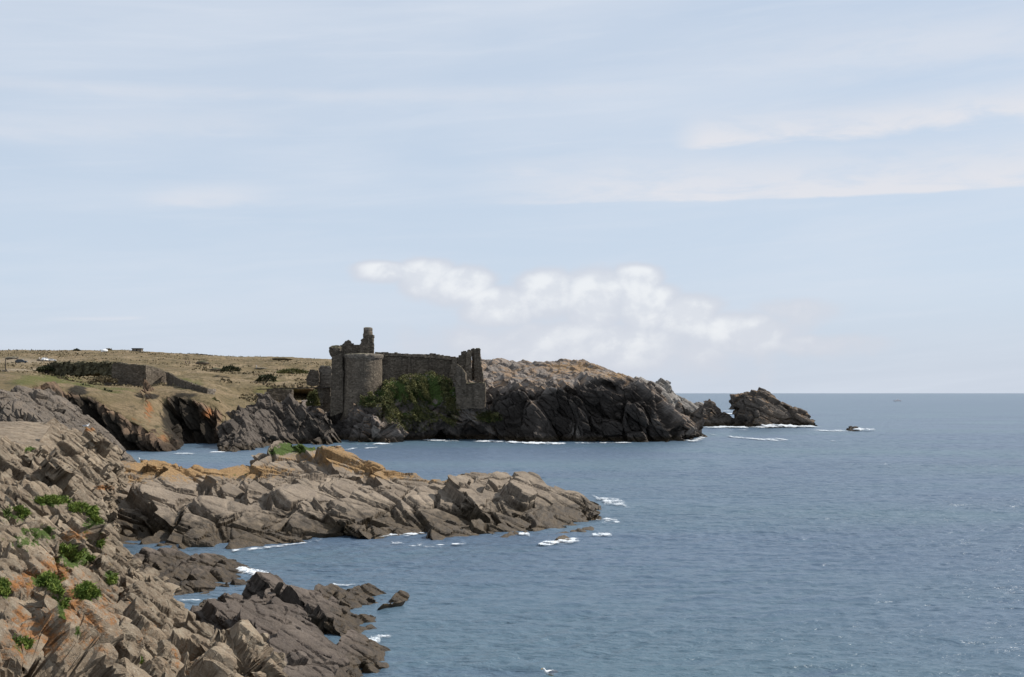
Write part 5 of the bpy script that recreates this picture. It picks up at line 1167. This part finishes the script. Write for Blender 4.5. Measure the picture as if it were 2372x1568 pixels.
def person(X, Y, rz, top, leg, label, surf=True, k=1.0):
    o = ground(X, Y); r = empty('person', tuple(o), rz); tag(r, label, 'person')
    def skin(nm, verts, edges, rad, mat, sub=1):
        me = bpy.data.meshes.new(nm); me.from_pydata(verts, edges, []); ob = link(nm, me, mat, r)
        md = ob.modifiers.new('skin', 'SKIN'); me.skin_vertices.new() if not me.skin_vertices else None
        for v, q in zip(me.skin_vertices[0].data, rad): v.radius = (q, q)
        me.skin_vertices[0].data[0].use_root = True
        ob.modifiers.new('sub', 'SUBSURF').levels = sub; ob.modifiers['sub'].render_levels = sub
        return ob
    V = [(0, 0, .95), (0, 0, 1.15), (0, 0, 1.38), (0, 0, 1.48), (0, 0, 1.56), (0, 0, 1.70), (.09, 0, .9), (.11, .04, .5), (.12, -.02, .07), (.12, -.14, .03), (-.09, 0, .9), (-.10, -.06, .5), (-.11, -.02, .07), (-.11, -.14, .03),
         (.19, 0, 1.38), (.25, .03, 1.10), (.24, -.08, .86), (-.19, 0, 1.38), (-.25, .03, 1.10), (-.24, -.08, .86)]
    E = [(0, 1), (1, 2), (2, 3), (3, 4), (4, 5), (0, 6), (6, 7), (7, 8), (8, 9), (0, 10), (10, 11), (11, 12), (12, 13), (2, 14), (14, 15), (15, 16), (2, 17), (17, 18), (18, 19)]
    Rr = [.13, .12, .14, .06, .08, .10, .10, .07, .05, .045, .10, .07, .05, .045, .06, .05, .035, .06, .05, .035]
    b = skin('body', V, E, Rr, M_skin)
    skin('jacket', [(0, 0, .92), (0, 0, 1.15), (0, 0, 1.42), (.2, 0, 1.39), (.26, .03, 1.10), (-.2, 0, 1.39), (-.26, .03, 1.10)], [(0, 1), (1, 2), (2, 3), (3, 4), (2, 5), (5, 6)], [.16, .15, .16, .075, .06, .075, .06], top)
    skin('trousers', [(0, 0, .97), (.09, 0, .88), (.11, .04, .5), (.12, -.02, .12), (-.09, 0, .88), (-.10, -.06, .5), (-.11, -.02, .12)], [(0, 1), (1, 2), (2, 3), (0, 4), (4, 5), (5, 6)], [.15, .12, .09, .07, .12, .09, .07], leg)
    skin('hair', [(0, .03, 1.64), (0, .02, 1.76)], [(0, 1)], [.10, .09], M_tyre)
person(431, 842, .3, M_car, M_tyre, 'walker in dark clothes standing on the heath, left one of the pair')
person(440, 842, -.6, M_tyre, M_car, 'walker in dark clothes standing on the heath, right one of the pair')
person(594, 852, .2, M_white, M_wing, 'person in white standing by the path on the heath')
person(92, 836, 1.2, M_white, M_car, 'person in a white top beside the parked cars')

def gull(p, rz, label, k=1.0, wings=False):
    r = empty('gull', tuple(p), rz); r.scale = (k, k, k); tag(r, label, 'gull')
    me = bpy.data.meshes.new('body')
    V = [(0, 0, .16), (.12, 0, .17), (.20, 0, .22), (.24, 0, .31), (.27, 0, .36), (-.14, 0, .16), (-.30, 0, .19), (.33, 0, .355)]
    me.from_pydata(V, [(0, 1), (1, 2), (2, 3), (3, 4), (0, 5), (5, 6), (4, 7)], []); ob = link('body', me, M_feather, r)
    ob.modifiers.new('skin', 'SKIN')
    if not me.skin_vertices: me.skin_vertices.new()
    for v, q in zip(me.skin_vertices[0].data, (.11, .10, .065, .045, .06, .08, .02, .018)): v.radius = (q, q)
    me.skin_vertices[0].data[0].use_root = True
    ob.modifiers.new('sub', 'SUBSURF').levels = 2
    prism('beak', [(.32, .345), (.40, .335), (.39, .35), (.32, .37)], -.012, .012, M_beak, r)
    for s in (-1, 1):
        prism('wing', [(.10, .22), (-.05, .27), (-.42, .20), (-.30, .14), (.02, .12)], s * .105 - .012, s * .105 + .012, M_wing, r)
        prism('leg', [(.0, .10), (.015, .10), (.02, 0), (.06, -.005), (.0, -.01)], s * .04 - .006, s * .04 + .006, M_beak, r)
def on_surf(s, X, Y):
    P, n = SURF[s]; P = P.reshape(-1, 3); S = proj(P); m = np.abs(S[:, 0] - X) < 5; i = np.nonzero(m)[0]; j = i[np.argmin(S[i, 1])] if Y is None else i[np.argmin(np.abs(S[i, 1] - Y))]; return P[j]
gull(on_surf('promontory', 322, None), radians(160), 'white gull perched on the upper left corner of the promontory', 1.1)
gull(on_surf('cliff_foreground', 196, None), radians(20), 'white gull perched beside orange rock on the brow of the near cliff', 1.0)
p = WL(1272, 1567); gull((p[0], p[1], .03), radians(200), 'white gull on the water at the bottom edge of the picture', 1.1)

def boat():
    p = WL(2078, 930.0); r = empty('motorboat', (p[0], p[1], -.1), radians(175)); tag(r, 'tiny white motorboat with a red deck edge far out on the open sea', 'boat')
    h = [(-6, 1.3), (-6, .2), (4, 0), (6.5, 1.2), (7.2, 2.0), (5, 1.9), (-2, 1.5)]
    prism('hull', h, -1.6, 1.6, M_white, r, taper=-.1)
    d = prism('deck', [(-5.9, 1.5), (-2, 1.66), (5, 2.06), (7.0, 2.15), (7.0, 2.25), (-5.9, 1.8)], -1.7, 1.7, M_red, r)
    cb = prism('cabin', [(-2.5, 1.8), (3.4, 2.0), (2.0, 3.6), (-2.3, 3.6)], -1.2, 1.2, M_white, r)
    prism('window', [(-1.9, 2.5), (2.5, 2.6), (1.9, 3.2), (-1.8, 3.2)], -1.24, -1.20, M_glass, cb)
    disc('mast', -.5, -.05, .05, 4.3, .08, M_white, r); prism('mast', [(-.55, 3.6), (-.45, 3.6), (-.45, 5.6), (-.55, 5.6)], -.05, .05, M_white, r)
boat()

def block_thing(name, X, Y, sx, sy, sz, mat, label, cat, seed):
    o = ground(X, Y); rng = np.random.RandomState(seed); bm = bmesh.new(); bmesh.ops.create_icosphere(bm, subdivisions=3, radius=1)
    V = np.array([v.co[:] for v in bm.verts]); f1, f2, off, r0, r1 = worley(V * .9 + seed * 3.3, seed)
    V = V * (0.85 + .3 * r0[:, None]); V = V * np.array((sx, sy, sz)) + np.array((0, 0, sz * .4))
    for v, q in zip(bm.verts, V): v.co = q
    me = bpy.data.meshes.new(name); bm.to_mesh(me); bm.free(); ob = link(name, me, mat, loc=tuple(o)); tag(ob, label, cat); return ob
block_thing('boulder', 90, 834, 1.2, 1, .6, M_stonel, 'pale low stone between the dark car and the white car', 'boulder', 1)
block_thing('boulder', 30, 828, 3.2, 2, .9, M_stonel, 'long pale stone heap behind the dark car', 'boulder', 2)
block_thing('boulder', 605, 853, 3.0, 1.5, .5, M_stonel, 'flat pale stone heap right of the person in white', 'boulder', 3)
block_thing('boulder', 470, 845, 3.2, 2, 1.4, M_stoned, 'dark rock outcrop on the heath right of the two walkers', 'boulder', 4)
block_thing('boulder', 500, 858, 2.6, 2, .9, M_stoned, 'dark rock outcrop on the heath just below the larger one', 'boulder', 5)
block_thing('boulder', 655, 833, 6.5, 3, 1.3, M_dry, 'low grassy mound on the skyline left of the castle', 'mound', 6)
block_thing('boulder', 243, 814, 2.2, 2, 1.2, M_white, 'white stone on the skyline beside the pale thicket', 'boulder', 7)
def hut():
    o = ground(319, 813); r = empty('hut', tuple(o)); tag(r, 'tiny pale hut with a dark flat roof on the skyline', 'hut')
    prism('wall', [(-3, -.6), (3, -.6), (3, 1.5), (-3, 1.5)], -2, 2, M_stonel, r); prism('roof', [(-3.4, 1.5), (3.4, 1.5), (3.2, 1.95), (-3.2, 1.95)], -2.4, 2.4, M_tyre, r)
    prism('door', [(-.4, -.5), (.5, -.5), (.5, 1.2), (-.4, 1.2)], -2.04, -2.0, M_tyre, r)
hut()
def post():
    o = ground(13, 858); r = empty('marker_post', tuple(o)); tag(r, 'thin dark marker post on a pale stone base at the left edge of the heath', 'post')
    prism('pole', [(-.14, 0), (.14, 0), (.10, 4.2), (-.10, 4.2)], -.12, .12, M_wood, r); prism('base', [(-1, -.3), (1, -.3), (.8, .35), (-.8, .35)], -.8, .8, M_stonel, r)
post()
